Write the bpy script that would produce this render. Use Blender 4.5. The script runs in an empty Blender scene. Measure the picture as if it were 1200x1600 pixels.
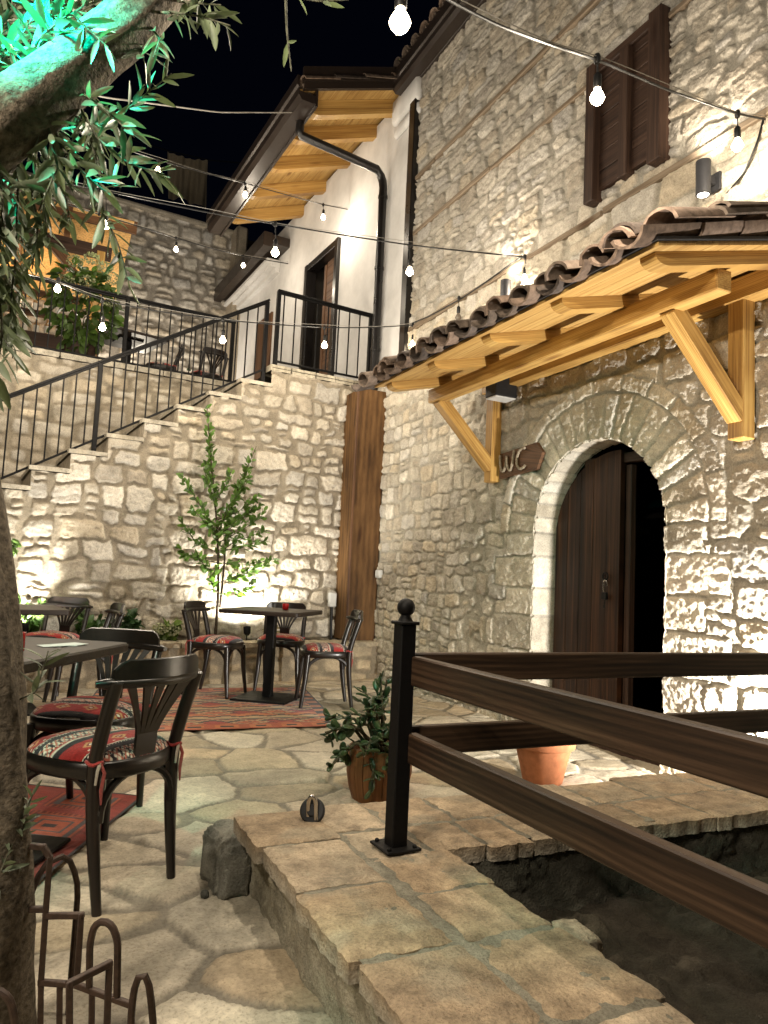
import bpy, math, random
import numpy as np
from mathutils import Vector, Matrix
random.seed(5)
rng = np.random.default_rng(7)
S = bpy.context.scene
COL = S.collection
PI = math.pi
V3 = lambda *a: np.array(a, float)

# ------------------------------------------------------------------ noise
_T = rng.random((256, 256))
def vn(x, y, s=0):
    x = np.asarray(x, float) + s*17.13; y = np.asarray(y, float) + s*31.71
    xi = np.floor(x).astype(int); yi = np.floor(y).astype(int)
    fx = x-xi; fy = y-yi
    fx = fx*fx*(3-2*fx); fy = fy*fy*(3-2*fy)
    a = _T[xi & 255, yi & 255]; b = _T[(xi+1) & 255, yi & 255]
    c = _T[xi & 255, (yi+1) & 255]; d = _T[(xi+1) & 255, (yi+1) & 255]
    return (a*(1-fx)+b*fx)*(1-fy)+(c*(1-fx)+d*fx)*fy
def fbm(x, y, s=0, o=4, g=.5):
    t = 0; a = 1; n = 0
    for k in range(o):
        t = t + a*vn(x*2**k, y*2**k, s+k*3); n += a; a *= g
    return t/n
def sst(x): x = np.clip(x, 0, 1); return x*x*(3-2*x)

# ------------------------------------------------------------------ object helpers
def tag(o, label=None, cat=None, group=None, kind=None):
    if label: o['label'] = label
    if cat: o['category'] = cat
    if group: o['group'] = group
    if kind: o['kind'] = kind
    return o
def empty(name, loc=(0, 0, 0), rz=0, label=None, cat=None, group=None):
    o = bpy.data.objects.new(name, None); COL.objects.link(o)
    o.location = loc; o.rotation_euler = (0, 0, rz); o.empty_display_size = .1
    return tag(o, label, cat, group)
def link(name, me, mat, parent=None):
    o = bpy.data.objects.new(name, me); COL.objects.link(o)
    if mat is not None: me.materials.append(mat)
    if parent is not None: o.parent = parent
    return o
def copy_tree(o, parent=None):
    c = o.copy(); COL.objects.link(c); c.parent = parent
    for ch in list(o.children): copy_tree(ch, c)
    return c

# chamfered box topology
_bx = [(sx, sy, sz) for sx in (-1, 1) for sy in (-1, 1) for sz in (-1, 1)]
_bi = {k: i for i, k in enumerate(_bx)}
_bf = []
for ax in range(3):
    for sg in (-1, 1):
        o1, o2 = [a for a in range(3) if a != ax]
        q = []
        for (p, r) in ((-1, -1), (1, -1), (1, 1), (-1, 1)):
            k = [0, 0, 0]; k[ax] = sg; k[o1] = p; k[o2] = r
            q.append(_bi[tuple(k)]*3+ax)
        _bf.append(q)
    o1, o2 = [a for a in range(3) if a != ax]
    for p in (-1, 1):
        for r in (-1, 1):
            k0 = [0, 0, 0]; k1 = [0, 0, 0]; k0[ax] = -1; k1[ax] = 1
            for k in (k0, k1): k[o1] = p; k[o2] = r
            a, b = _bi[tuple(k0)]*3, _bi[tuple(k1)]*3
            _bf.append([a+o1, a+o2, b+o2, b+o1])
for i in range(8): _bf.append([i*3, i*3+1, i*3+2])
def _bv(h, c):
    out = []
    for s in _bx:
        for k in range(3):
            out.append([s[a]*(h[a] if a == k else h[a]-c) for a in range(3)])
    return np.array(out)
_tmp = _bv((1, 1, 1), .2)
for f in _bf:
    p = _tmp[f]; n = np.cross(p[1]-p[0], p[2]-p[0])
    if n @ p.mean(0) < 0: f.reverse()

def frame(d, up=(0, 0, 1)):
    d = np.array(d, float); d /= np.linalg.norm(d)
    up = np.array(up, float)
    if abs(d @ up) > .98*np.linalg.norm(up): up = V3(1, 0, 0) if abs(d[0]) < .9 else V3(0, 1, 0)
    s = np.cross(up, d); s /= np.linalg.norm(s); u = np.cross(d, s)
    return np.array([d, s, u]).T           # columns: along, side, up

class MB:
    def __init__(s): s.v = []; s.f = []; s.lc = []; s.col = []; s.n = 0
    def add(s, v, f, lc=None, col=(1, 1, 1)):
        v = np.asarray(v, float); n = s.n
        s.v.append(v); s.f.extend([[i+n for i in q] for q in f])
        s.lc.append(np.asarray(lc, float) if lc is not None else v)
        c = np.asarray(col, float)
        s.col.append(np.broadcast_to(c, (len(v), 3)) if c.ndim == 1 else c)
        s.n += len(v); return s
    def box(s, c, size, rz=0, M=None, ch=.004, col=(1, 1, 1)):
        h = np.array(size, float)/2; ch = min(ch, h.min()*.8)
        p = _bv(h, ch)
        lc = p[:, np.argsort(-h, kind='stable')] + rng.uniform(-20, 20, 3)
        if M is None:
            a, b = math.cos(rz), math.sin(rz); M = np.array([[a, -b, 0], [b, a, 0], [0, 0, 1.]])
        return s.add(p@np.asarray(M).T+np.array(c, float), _bf, lc, col)
    def bar(s, p0, p1, w, h, up=(0, 0, 1), ch=.003, col=(1, 1, 1)):
        p0 = np.array(p0, float); p1 = np.array(p1, float); L = np.linalg.norm(p1-p0)
        return s.box((p0+p1)/2, (L, w, h), M=frame(p1-p0, up), ch=ch, col=col)
    def tube(s, path, r, n=8, cap=True, col=(1, 1, 1), flat=1.0, up=(0, 0, 1)):
        path = np.array(path, float); m = len(path)
        r = np.broadcast_to(np.array(r, float), (m,))
        t = np.gradient(path, axis=0)
        vs = []; lc = []; off = rng.uniform(-20, 20, 3); acc = 0
        prev = None
        for i in range(m):
            F = frame(t[i], up if prev is None else prev); prev = F[:, 2]
            if i: acc += np.linalg.norm(path[i]-path[i-1])
            for k in range(n):
                a = 2*PI*k/n
                vs.append(path[i]+F[:, 1]*math.cos(a)*r[i]*flat+F[:, 2]*math.sin(a)*r[i])
                lc.append((acc, math.cos(a)*r[i], math.sin(a)*r[i]))
        f = [[i*n+k, i*n+(k+1) % n, (i+1)*n+(k+1) % n, (i+1)*n+k] for i in range(m-1) for k in range(n)]
        if cap:
            f.append(list(range(n))[::-1]); f.append([(m-1)*n+k for k in range(n)])
        return s.add(vs, f, np.array(lc)+off, col)
    def lathe(s, prof, n=24, c=(0, 0, 0), M=None, col=(1, 1, 1)):
        vs = []
        for (r, z) in prof:
            for k in range(n): vs.append((r*math.cos(2*PI*k/n), r*math.sin(2*PI*k/n), z))
        vs = np.array(vs); lc = vs.copy()
        if M is not None: vs = vs@np.asarray(M).T
        m = len(prof)
        f = [[i*n+k, i*n+(k+1) % n, (i+1)*n+(k+1) % n, (i+1)*n+k] for i in range(m-1) for k in range(n)]
        if prof[0][0] > 1e-5: f.append(list(range(n))[::-1])
        if prof[-1][0] > 1e-5: f.append([(m-1)*n+k for k in range(n)])
        return s.add(vs+np.array(c, float), f, lc, col)
    def prism(s, poly, z0, z1, M=None, off=(0, 0, 0), col=(1, 1, 1)):
        n = len(poly); vs = [(x, y, z0) for x, y in poly]+[(x, y, z1) for x, y in poly]
        vs = np.array(vs, float); lc = vs+rng.uniform(-20, 20, 3)
        if M is not None: vs = vs@np.asarray(M).T
        f = [list(range(n))[::-1], [n+i for i in range(n)]]
        f += [[i, (i+1) % n, n+(i+1) % n, n+i] for i in range(n)]
        return s.add(vs+np.array(off, float), f, lc, col)
    def strip(s, A, B, col=(1, 1, 1)):
        A = np.array(A, float); B = np.array(B, float); n = len(A)
        return s.add(np.vstack([A, B]), [[i, i+1, n+i+1, n+i] for i in range(n-1)], None, col)
    def build(s, name, mat, parent=None, smooth=35, origin=None):
        me = bpy.data.meshes.new(name)
        v = np.vstack(s.v)
        me.from_pydata(v.tolist(), [], s.f); me.update()
        a = me.attributes.new('lc', 'FLOAT_VECTOR', 'POINT'); a.data.foreach_set('vector', np.vstack(s.lc).astype(np.float32).ravel())
        c = np.ones((len(v), 4), np.float32); c[:, :3] = np.vstack(s.col)
        a = me.attributes.new('col', 'FLOAT_COLOR', 'POINT'); a.data.foreach_set('color', c.ravel())
        if smooth:
            me.polygons.foreach_set('use_smooth', np.ones(len(me.polygons), bool))
            me.set_sharp_from_angle(angle=math.radians(smooth))
        return link(name, me, mat, parent)

def grid_mesh(name, P, C, mat, parent=None, keep=None):
    """P (ny,nx,3) points, C (ny,nx,3) colours, keep (ny-1,nx-1) face mask"""
    ny, nx = P.shape[:2]
    idx = np.arange(ny*nx).reshape(ny, nx)
    q = np.stack([idx[:-1, :-1], idx[:-1, 1:], idx[1:, 1:], idx[1:, :-1]], -1)
    q = q[keep] if keep is not None else q.reshape(-1, 4)
    used = np.zeros(ny*nx, bool); used[q.ravel()] = True
    remap = np.cumsum(used)-1; q = remap[q]
    pts = P.reshape(-1, 3)[used].astype(np.float32); c4 = np.ones((len(pts), 4), np.float32)
    c4[:, :3] = C.reshape(-1, 3)[used]
    me = bpy.data.meshes.new(name)
    me.vertices.add(len(pts)); me.vertices.foreach_set('co', pts.ravel())
    me.loops.add(q.size); me.loops.foreach_set('vertex_index', q.ravel().astype(np.int32))
    me.polygons.add(len(q)); me.polygons.foreach_set('loop_start', np.arange(0, q.size, 4, dtype=np.int32))
    me.update(calc_edges=True)
    a = me.attributes.new('col', 'FLOAT_COLOR', 'POINT'); a.data.foreach_set('color', c4.ravel())
    me.polygons.foreach_set('use_smooth', np.ones(len(q), bool))
    me.validate()
    return link(name, me, mat, parent)

# ------------------------------------------------------------------ materials
def nm(name, rough=.6, spec=.4):
    m = bpy.data.materials.new(name); m.use_nodes = True
    nt = m.node_tree; b = nt.nodes['Principled BSDF']
    b.inputs['Roughness'].default_value = rough; b.inputs['Specular IOR Level'].default_value = spec
    return m, nt, b
def N(nt, t, **k):
    n = nt.nodes.new(t)
    for a, v in k.items():
        if a in ('inp',):
            for i, x in v.items(): n.inputs[i].default_value = x
        else: setattr(n, a, v)
    return n
def L(nt, a, b): nt.links.new(a, b)
def attr(nt, name): return N(nt, 'ShaderNodeAttribute', attribute_name=name)
def ramp(nt, stops):
    r = N(nt, 'ShaderNodeValToRGB'); e = r.color_ramp.elements
    while len(e) < len(stops): e.new(.5)
    for i, (p, c) in enumerate(stops):
        e[i].position = p; e[i].color = (*c, 1) if len(c) == 3 else c
    return r
def mixc(nt, a, b, fac, mode='MIX'):
    m = N(nt, 'ShaderNodeMix', data_type='RGBA', blend_type=mode)
    if isinstance(fac, (int, float)): m.inputs[0].default_value = fac
    else: L(nt, fac, m.inputs[0])
    for s, i in ((a, 6), (b, 7)):
        if isinstance(s, tuple): m.inputs[i].default_value = (*s, 1)
        else: L(nt, s, m.inputs[i])
    return m.outputs[2]
def noise(nt, vec, scale, detail=4, rough=.55):
    n = N(nt, 'ShaderNodeTexNoise', inp={'Scale': scale, 'Detail': detail, 'Roughness': rough})
    if vec is not None: L(nt, vec, n.inputs['Vector'])
    return n.outputs['Fac']
def bump(nt, b, h, strength=.3, dist=.01):
    n = N(nt, 'ShaderNodeBump', inp={'Strength': strength, 'Distance': dist})
    L(nt, h, n.inputs['Height']); L(nt, n.outputs['Normal'], b.inputs['Normal']); return n

def stone_mat(name, scale=1, rough=.85, bs=.5, spec=.25, var=.35):
    m, nt, b = nm(name, rough, spec)
    g = N(nt, 'ShaderNodeNewGeometry').outputs['Position']
    c = attr(nt, 'col').outputs['Color']
    n1 = noise(nt, g, 14*scale, 6, .65); n2 = noise(nt, g, 90*scale, 4, .6)
    r1 = ramp(nt, [(.25, (1-var*.75,)*3), (.5, (.92,)*3), (.75, (1+var*.35,)*3)]); L(nt, n1, r1.inputs[0])
    r2 = ramp(nt, [(.3, (.72,)*3), (.6, (1.08,)*3)]); L(nt, n2, r2.inputs[0])
    r3_ = ramp(nt, [(.36, (.5, .47, .42)), (.46, (1, 1, 1))]); L(nt, noise(nt, g, 130*scale, 3, .7), r3_.inputs[0])
    o = mixc(nt, c, r1.outputs[0], 1., 'MULTIPLY'); o = mixc(nt, o, r2.outputs[0], .8, 'MULTIPLY'); o = mixc(nt, o, r3_.outputs[0], .55, 'MULTIPLY')
    L(nt, o, b.inputs['Base Color'])
    ad = N(nt, 'ShaderNodeMath', operation='ADD'); L(nt, noise(nt, g, 45*scale, 6, .7), ad.inputs[0]); L(nt, n2, ad.inputs[1])
    bump(nt, b, ad.outputs[0], bs, .012/scale)
    return m
def wood_mat(name, c1, c2, c3=None, rough=.5, spec=.4, sx=1.2, sy=22, bs=.15, knots=True, coat=0, wk=34):
    m, nt, b = nm(name, rough, spec)
    lc = attr(nt, 'lc').outputs['Vector']
    mp = N(nt, 'ShaderNodeMapping', inp={'Scale': (sx, sy, sy*.7)}); L(nt, lc, mp.inputs['Vector'])
    mp2 = N(nt, 'ShaderNodeMapping', inp={'Scale': (sx*.45, sy*.3, sy*.3)}); L(nt, lc, mp2.inputs['Vector'])
    n1 = noise(nt, mp.outputs[0], 1.6, 5, .65); n2 = noise(nt, mp2.outputs[0], 1.3, 3, .5)
    r = ramp(nt, [(.36, c1), (.5, c2), (.64, c3 or c2)]); 
    mp4 = N(nt, 'ShaderNodeMapping', inp={'Scale': (wk*.7, wk, wk*.6)}); L(nt, lc, mp4.inputs['Vector'])
    wv = N(nt, 'ShaderNodeTexWave', wave_type='BANDS', bands_direction='Y', inp={'Scale': 1., 'Distortion': 11., 'Detail': 3., 'Detail Scale': .07, 'Detail Roughness': .55}); L(nt, mp4.outputs[0], wv.inputs['Vector'])
    mx = N(nt, 'ShaderNodeMath', operation='MULTIPLY_ADD', inp={1: .55}); L(nt, n1, mx.inputs[0])
    m2 = N(nt, 'ShaderNodeMath', operation='MULTIPLY_ADD', inp={1: .37}); L(nt, n2, m2.inputs[0])
    m3 = N(nt, 'ShaderNodeMath', operation='MULTIPLY', inp={1: .08}); L(nt, wv.outputs['Fac'], m3.inputs[0]); L(nt, m3.outputs[0], m2.inputs[2]); L(nt, m2.outputs[0], mx.inputs[2])
    L(nt, mx.outputs[0], r.inputs[0]); o = r.outputs[0]
    if knots:
        mp3 = N(nt, 'ShaderNodeMapping', inp={'Scale': (1.6, 6., 6.)}); L(nt, lc, mp3.inputs['Vector'])
        vo = N(nt, 'ShaderNodeTexVoronoi', inp={'Scale': 1.0}); L(nt, mp3.outputs[0], vo.inputs['Vector'])
        kr = ramp(nt, [(.0, (.30, .2, .13)), (.09, (.5, .38, .3)), (.20, (1, 1, 1))]); L(nt, vo.outputs['Distance'], kr.inputs[0])
        o = mixc(nt, o, kr.outputs[0], .9, 'MULTIPLY')
    L(nt, o, b.inputs['Base Color'])
    bump(nt, b, n1, bs, .004)
    if coat: b.inputs['Coat Weight'].default_value = coat; b.inputs['Coat Roughness'].default_value = .25
    return m
def paint_mat(name, c, rough=.4, spec=.5, metal=0, nscale=40, var=.15, bs=.04):
    m, nt, b = nm(name, rough, spec); b.inputs['Metallic'].default_value = metal
    g = N(nt, 'ShaderNodeTexCoord').outputs['Object']
    n = noise(nt, g, nscale, 5, .65)
    r = ramp(nt, [(.3, tuple(x*(1-var) for x in c)), (.7, tuple(min(1, x*(1+var)) for x in c))]); L(nt, n, r.inputs[0])
    L(nt, r.outputs[0], b.inputs['Base Color'])
    rr = N(nt, 'ShaderNodeMapRange', inp={3: max(.05, rough-.12), 4: rough+.15}); L(nt, noise(nt, g, nscale*.3, 4), rr.inputs[0]); L(nt, rr.outputs[0], b.inputs['Roughness'])
    if bs: bump(nt, b, n, bs, .004)
    return m
def col_mat(name, rough=.7, spec=.3, var=.35, scale=30, bs=.2, bscale=60, trans=0, sheen=0):
    m, nt, b = nm(name, rough, spec)
    g = N(nt, 'ShaderNodeTexCoord').outputs['Object']
    c = attr(nt, 'col').outputs['Color']
    r = ramp(nt, [(.3, (1-var,)*3), (.7, (1+var*.4,)*3)]); L(nt, noise(nt, g, scale, 5, .65), r.inputs[0])
    o = mixc(nt, c, r.outputs[0], 1., 'MULTIPLY'); L(nt, o, b.inputs['Base Color'])
    if bs: bump(nt, b, noise(nt, g, bscale, 4, .6), bs, .004)
    if sheen: b.inputs['Sheen Weight'].default_value = sheen
    if trans:
        out = nt.nodes['Material Output']; t = N(nt, 'ShaderNodeBsdfTranslucent'); L(nt, mixc(nt, o, (1.3, 1.5, .7), .6, 'MULTIPLY'), t.inputs[0])
        mx = N(nt, 'ShaderNodeMixShader', inp={0: trans}); L(nt, b.outputs[0], mx.inputs[1]); L(nt, t.outputs[0], mx.inputs[2]); L(nt, mx.outputs[0], out.inputs[0])
    return m
def emit_mat(name, c, s):
    m, nt, b = nm(name, .3)
    b.inputs['Base Color'].default_value = (*c, 1); b.inputs['Emission Color'].default_value = (*c, 1); b.inputs['Emission Strength'].default_value = s
    return m

M = {}
M['wall'] = stone_mat('rubble_limestone', 1., .85, .55)
M['wall_far'] = stone_mat('far_limestone', .6, .9, .5)
M['paving'] = stone_mat('flagstone_paving', .8, .62, .22, .35, .35)
M['coping'] = stone_mat('split_stone_slab', 1.2, .75, .8, .3, .75)
M['rough'] = stone_mat('rough_mortar', 1.4, .92, .9, .15, .6)
M['pine'] = wood_mat('honey_pine', (.20, .10, .026), (.40, .23, .065), (.53, .345, .115), .45, .35, 1.0, 60, .08)
M['pine_board'] = wood_mat('pine_board', (.28, .15, .042), (.45, .27, .085), (.55, .37, .14), .5, .35, 1.0, 45, .08)
M['stain'] = wood_mat('brown_stained_timber', (.035, .016, .008), (.09, .042, .018), (.15, .072, .032), .55, .3, .8, 70, .3)
M['column'] = wood_mat('rust_brown_timber', (.04, .019, .007), (.095, .048, .017), (.15, .078, .029), .65, .2, 1.7, 8, .12, True, 0, 5)
M['rail'] = wood_mat('walnut_stained_rail', (.008, .0045, .0025), (.031, .017, .009), (.072, .042, .024), .5, .35, 1.1, 42, .2, True, 0, 17)
M['band'] = wood_mat('silvered_timber', (.10, .072, .048), (.17, .13, .09), (.23, .18, .13), .8, .15, 1.2, 50, .3)
M['dark'] = wood_mat('weathered_dark_timber', (.014, .008, .006), (.036, .019, .012), (.065, .036, .024), .65, .25, .8, 70, .35)
M['door'] = wood_mat('old_plank_door', (.006, .003, .002), (.026, .011, .0055), (.085, .035, .014), .55, .2, .7, 28, .35)
M['chair'] = wood_mat('espresso_varnished_beech', (.005, .0035, .003), (.009, .006, .0045), (.016, .010, .007), .33, .45, 1.5, 60, .05, False, .12)
M['tabletop'] = wood_mat('espresso_table_top', (.009, .006, .005), (.02, .013, .009), (.036, .024, .016), .48, .25, 1.2, 60, .06, False, 0)
M['iron'] = paint_mat('black_painted_iron', (.0035, .0032, .0032), .55, .18, 0, 60, .3, .05)
M['iron_rust'] = paint_mat('brown_rusted_iron', (.045, .026, .017), .55, .5, .3, 70, .45, .15)
M['gutter'] = paint_mat('dark_brown_gutter', (.028, .020, .016), .35, .5, .2, 20, .15, 0)
M['pipe'] = paint_mat('black_brown_metal', (.008, .0065, .006), .3, .5, 0, 20, .15, 0)
M['plaster'] = paint_mat('white_lime_plaster', (.56, .55, .535), .85, .2, 0, 2.2, .16, .3)
M['tile'] = col_mat('old_clay_tile', .9, .15, .6, 22, .5, 50)
M['kilim'] = col_mat('woven_kilim', .95, .1, .3, 160, .5, 260, 0, .2)
M['leaf'] = col_mat('green_leaf', .42, .5, .25, 30, .05, 60, .35)
M['olive_leaf'] = col_mat('olive_leaf', .45, .45, .25, 40, .05, 60, .22)
M['jade_leaf'] = col_mat('succulent_leaf', .3, .5, .25, 30, .05, 60, .08)
M['bark'] = col_mat('grey_bark', .9, .2, .75, 70, 1., 110)
M['petal'] = col_mat('hydrangea_petal', .7, .3, .2, 30, 0, 60, .25)
M['clay'] = paint_mat('terracotta_pot', (.36, .135, .06), .8, .25, 0, 18, .25, .15)
M['barrel'] = wood_mat('terracotta_stave', (.12, .045, .016), (.22, .09, .032), (.30, .13, .05), .6, .3, .8, 16, .2)
M['soil'] = paint_mat('dark_soil', (.035, .026, .017), .95, .1, 0, 60, .5, 1.)
M['ground'] = paint_mat('dark_ground', (.05, .045, .04), .95, .1, 0, 4, .4, .5)
M['concrete'] = paint_mat('smooth_grey_render', (.085, .08, .065), .9, .15, 0, 9, .3, .3)
M['cable'] = paint_mat('black_rubber_cable', (.008, .008, .008), .5, .4, 0, 20, .1, 0)
M['wire'] = paint_mat('pale_wire', (.4, .38, .34), .5, .4, 0, 20, .1, 0)
M['bulb'] = emit_mat('warm_bulb', (1, .80, .52), 32)
M['bulb_off'] = paint_mat('dead_bulb_glass', (.12, .1, .08), .1, .6, 0, 20, .05, 0)
M['lamp_grey'] = paint_mat('graphite_lamp', (.03, .03, .033), .5, .3, .2, 60, .1, 0)
M['lamp_lens'] = emit_mat('lamp_lens', (1, .93, .82), 30)
M['white_plastic'] = paint_mat('grey_white_plastic', (.55, .55, .53), .5, .4, 0, 20, .06, 0)
M['chrome'] = paint_mat('polished_steel', (.55, .53, .5), .18, .6, 1, 30, .1, 0)
M['black_plastic'] = paint_mat('black_plastic', (.01, .01, .011), .55, .4, 0, 40, .2, .1)
M['red_glass'] = paint_mat('red_glass', (.35, .01, .01), .12, .6, 0, 30, .2, 0)
M['rope'] = paint_mat('hemp_rope', (.27, .225, .165), .9, .2, 0, 160, .4, .8)
M['cloth'] = paint_mat('olive_grey_cloth', (.34, .29, .21), .95, .1, 0, 60, .2, .3)
M['dark_house'] = paint_mat('dark_render', (.016, .015, .015), .9, .1, 0, 3, .3, .2)
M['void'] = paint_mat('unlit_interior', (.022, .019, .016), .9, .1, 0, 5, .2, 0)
M['osb'] = paint_mat('strand_board', (.55, .33, .12), .7, .3, 0, 38, .45, .2)
M['label_white'] = paint_mat('jar_white', (.6, .57, .5), .6, .3, 0, 20, .1, 0)
M['jar_gold'] = paint_mat('amber_jar', (.35, .2, .08), .3, .5, 0, 20, .2, 0)

# ------------------------------------------------------------------ masonry
def rows(u0, u1, v0, v1, hr, wr, split=.25, jit=.25):
    out = []; v = v0
    while v < v1:
        h = random.uniform(*hr); u = u0-random.uniform(0, wr[1])
        while u < u1:
            w = random.uniform(*wr)*(.75+.5*random.random())
            cy = v+h/2+random.uniform(-.1, .1)*h
            if random.random() < split and w > h*.8:
                k = random.uniform(.35, .65)
                out.append((u+w/2, v+h*k/2, w/2, h*k/2))
                if random.random() < .5 and w > .22:
                    out.append((u+w*.25, v+h*(1+k)/2, w*.25, h*(1-k)/2)); out.append((u+w*.75, v+h*(1+k)/2, w*.25, h*(1-k)/2))
                else: out.append((u+w/2, v+h*(1+k)/2, w/2, h*(1-k)/2))
            else:
                hh = h*random.uniform(1-jit, 1+jit*.6)
                out.append((u+w/2, cy, w/2, hh/2))
            u += w
        v += h
    return out
def rubble(U, W, sites, warp=.03, ws=.3, fine=.012, seed=0, p=4, hole=1.22):
    res = U[0, 1]-U[0, 0]; u0 = U[0, 0]; v0 = W[0, 0]; ny, nx = U.shape
    Uw = U+(fbm(U/ws, W/ws, seed)-.5)*2*warp+(fbm(U/.06, W/.06, seed+5, 2)-.5)*2*fine
    Vw = W+(fbm(U/ws, W/ws, seed+11)-.5)*2*warp+(fbm(U/.06, W/.06, seed+15, 2)-.5)*2*fine
    F1 = np.full(U.shape, 9.); F2 = np.full(U.shape, 9.); ID = np.zeros(U.shape, int)
    for k, (cx, cy, a, b) in enumerate(sites):
        pu = a*1.9+warp+fine; pv = b*1.9+warp+fine
        i0 = max(0, int((cx-pu-u0)/res)); i1 = min(nx, int((cx+pu-u0)/res)+2)
        j0 = max(0, int((cy-pv-v0)/res)); j1 = min(ny, int((cy+pv-v0)/res)+2)
        if i1 <= i0 or j1 <= j0: continue
        sl = (slice(j0, j1), slice(i0, i1))
        x = (Uw[sl]-cx)/a; y = (Vw[sl]-cy)/b
        q = np.sqrt(np.sqrt(x**4+y**4)) if p == 4 else np.sqrt(x*x+y*y)
        f1 = F1[sl]; cl = q < f1
        F2[sl] = np.where(cl, f1, np.minimum(F2[sl], q)); ID[sl] = np.where(cl, k, ID[sl]); F1[sl] = np.where(cl, q, f1)
    SZ = np.array([min(s[2], s[3]) for s in sites])[ID]
    d = np.minimum((F2-F1)*SZ*.5, (hole-F1)*SZ)
    return d, ID
TONES = np.array([(.55, .49, .39), (.59, .53, .43), (.52, .47, .38), (.49, .44, .36), (.55, .47, .35), (.54, .50, .43), (.62, .57, .48), (.47, .41, .32)])
def stone_surface(U, W, d, ID, n, gap, bev, relief, mortar, rough=.008, seed=0, tones=TONES, orange=.0, keepflat=0):
    r = np.random.default_rng(seed+100)
    m = sst((d-gap)/bev)
    base = r.uniform(.45, 1., n)[ID]; tx = r.uniform(-1, 1, n)[ID]; ty = r.uniform(-1, 1, n)[ID]
    R = fbm(U/.05+ID*3.7, W/.034+ID*1.3, seed+2, 5, .66)
    R2 = fbm(U/.02, W/.02, seed+7, 3, .55)
    dome = sst((d-gap)/(bev*4))
    h = m*(relief*(.35+.65*base)*(.84+.16*dome)+tx*.006*np.sin(U*9)+ty*.006*np.sin(W*9)+(R-.5)*rough*2.1*(1-keepflat)+(R2-.5)*rough*1.5+(fbm(U/.16+ID*2.1, W/.16, seed+4, 3)-.5)*.012)
    h = h+(1-m)*((fbm(U/.03, W/.03, seed+9, 3)-.5)*.008)
    t = tones[r.integers(0, len(tones), n)]*r.uniform(.82, 1.12, (n, 1))
    og = r.random(n) < orange; t[og] = np.array((.44, .27, .12))*r.uniform(.8, 1.1, (og.sum(), 1))
    C = t[ID]
    C = C*(.72+.5*fbm(U/.09, W/.09, seed+21, 4, .6))[..., None]
    mo = np.array(mortar)*1.18*(.75+.5*fbm(U/.12, W/.12, seed+25, 3))[..., None]
    C = C*m[..., None]+mo*(1-m[..., None])
    return h, C, m
def gridUV(u0, u1, v0, v1, res):
    return np.meshgrid(np.arange(u0, u1+res*.5, res), np.arange(v0, v1+res*.5, res))
def fmask(K): return K[:-1, :-1] & K[1:, :-1] & K[:-1, 1:] & K[1:, 1:]
# ================================================================== SETTING
XW = 3.397
def sy(y0, x): return y0+.072*(x-3.4)            # stair side runs 4 degrees off the x axis
SA = math.atan(.072)
SM = np.array([[math.cos(SA), -math.sin(SA), 0], [math.sin(SA), math.cos(SA), 0], [0, 0, 1.]])

# ground sheet to the horizon, courtyard paving
mb = MB(); mb.add([(-150, -150, -.03), (150, -150, -.03), (150, 150, -.03), (-150, 150, -.03)], [[0, 1, 2, 3]])
tag(mb.build('ground', M['ground']), kind='structure')
U, W = gridUV(-2.6, 3.9, .2, 7.35, .0125)
sites = []
gx = .40
for j in range(-1, 34):
    for i in range(-1, 24):
        if random.random() < .12: continue
        k = random.uniform(.75, 1.35)
        sites.append((-2.7+(i+.5*(j % 2)+random.uniform(-.38, .38))*gx*1.08, .1+(j+random.uniform(-.36, .36))*gx*.72, .22*k*1.15, .22*k))
d, ID = rubble(U, W, sites, .015, .3, .007, 40, 2, 9)
d = np.minimum(d, 9)
ptones = np.array([(.48, .415, .31), (.52, .455, .345), (.55, .49, .385), (.44, .375, .265), (.46, .37, .25), (.51, .46, .36), (.42, .355, .25)])
h, C, m = stone_surface(U, W, d, ID, len(sites), .010, .006, .012, (.215, .19, .145), .0035, 41, ptones*1.2, 0)
blot = sst((fbm(U/.5, W/.5, 77, 4)-.42)*4)[..., None]
C = C*(1-.22*blot)
sm = sst((fbm(U/.35, W/.35, 83, 4)-.5)*6)*sst((3.1-W)/1.2)        # cement smeared over the stones near the wall
C = C*(1-.35*sm[..., None])+np.array((.31, .28, .215))*.35*sm[..., None]; h = h*(1-.35*sm)
P = np.stack([U, W, h-.004], -1)
K = ~((U > .80) & (W < 2.40)) & ~((U > XW+.02) & ((W < 3.1) | (W > 4.5)))
tag(grid_mesh('paving', P, C, M['paving'], None, fmask(K)), kind='structure')

# upper terrace floor
mb = MB()
zt = 3.22
mb.add([(-8, sy(8.6, -8), zt), (2.16, sy(8.6, 2.16), zt), (2.16, sy(7.5, 2.16), zt), (3.45, sy(7.5, 3.45), zt), (3.3, 16, zt), (-8, 16, zt)], [[0, 1, 2, 3, 4, 5]])
tag(mb.build('terrace', M['concrete']), kind='structure')

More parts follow.
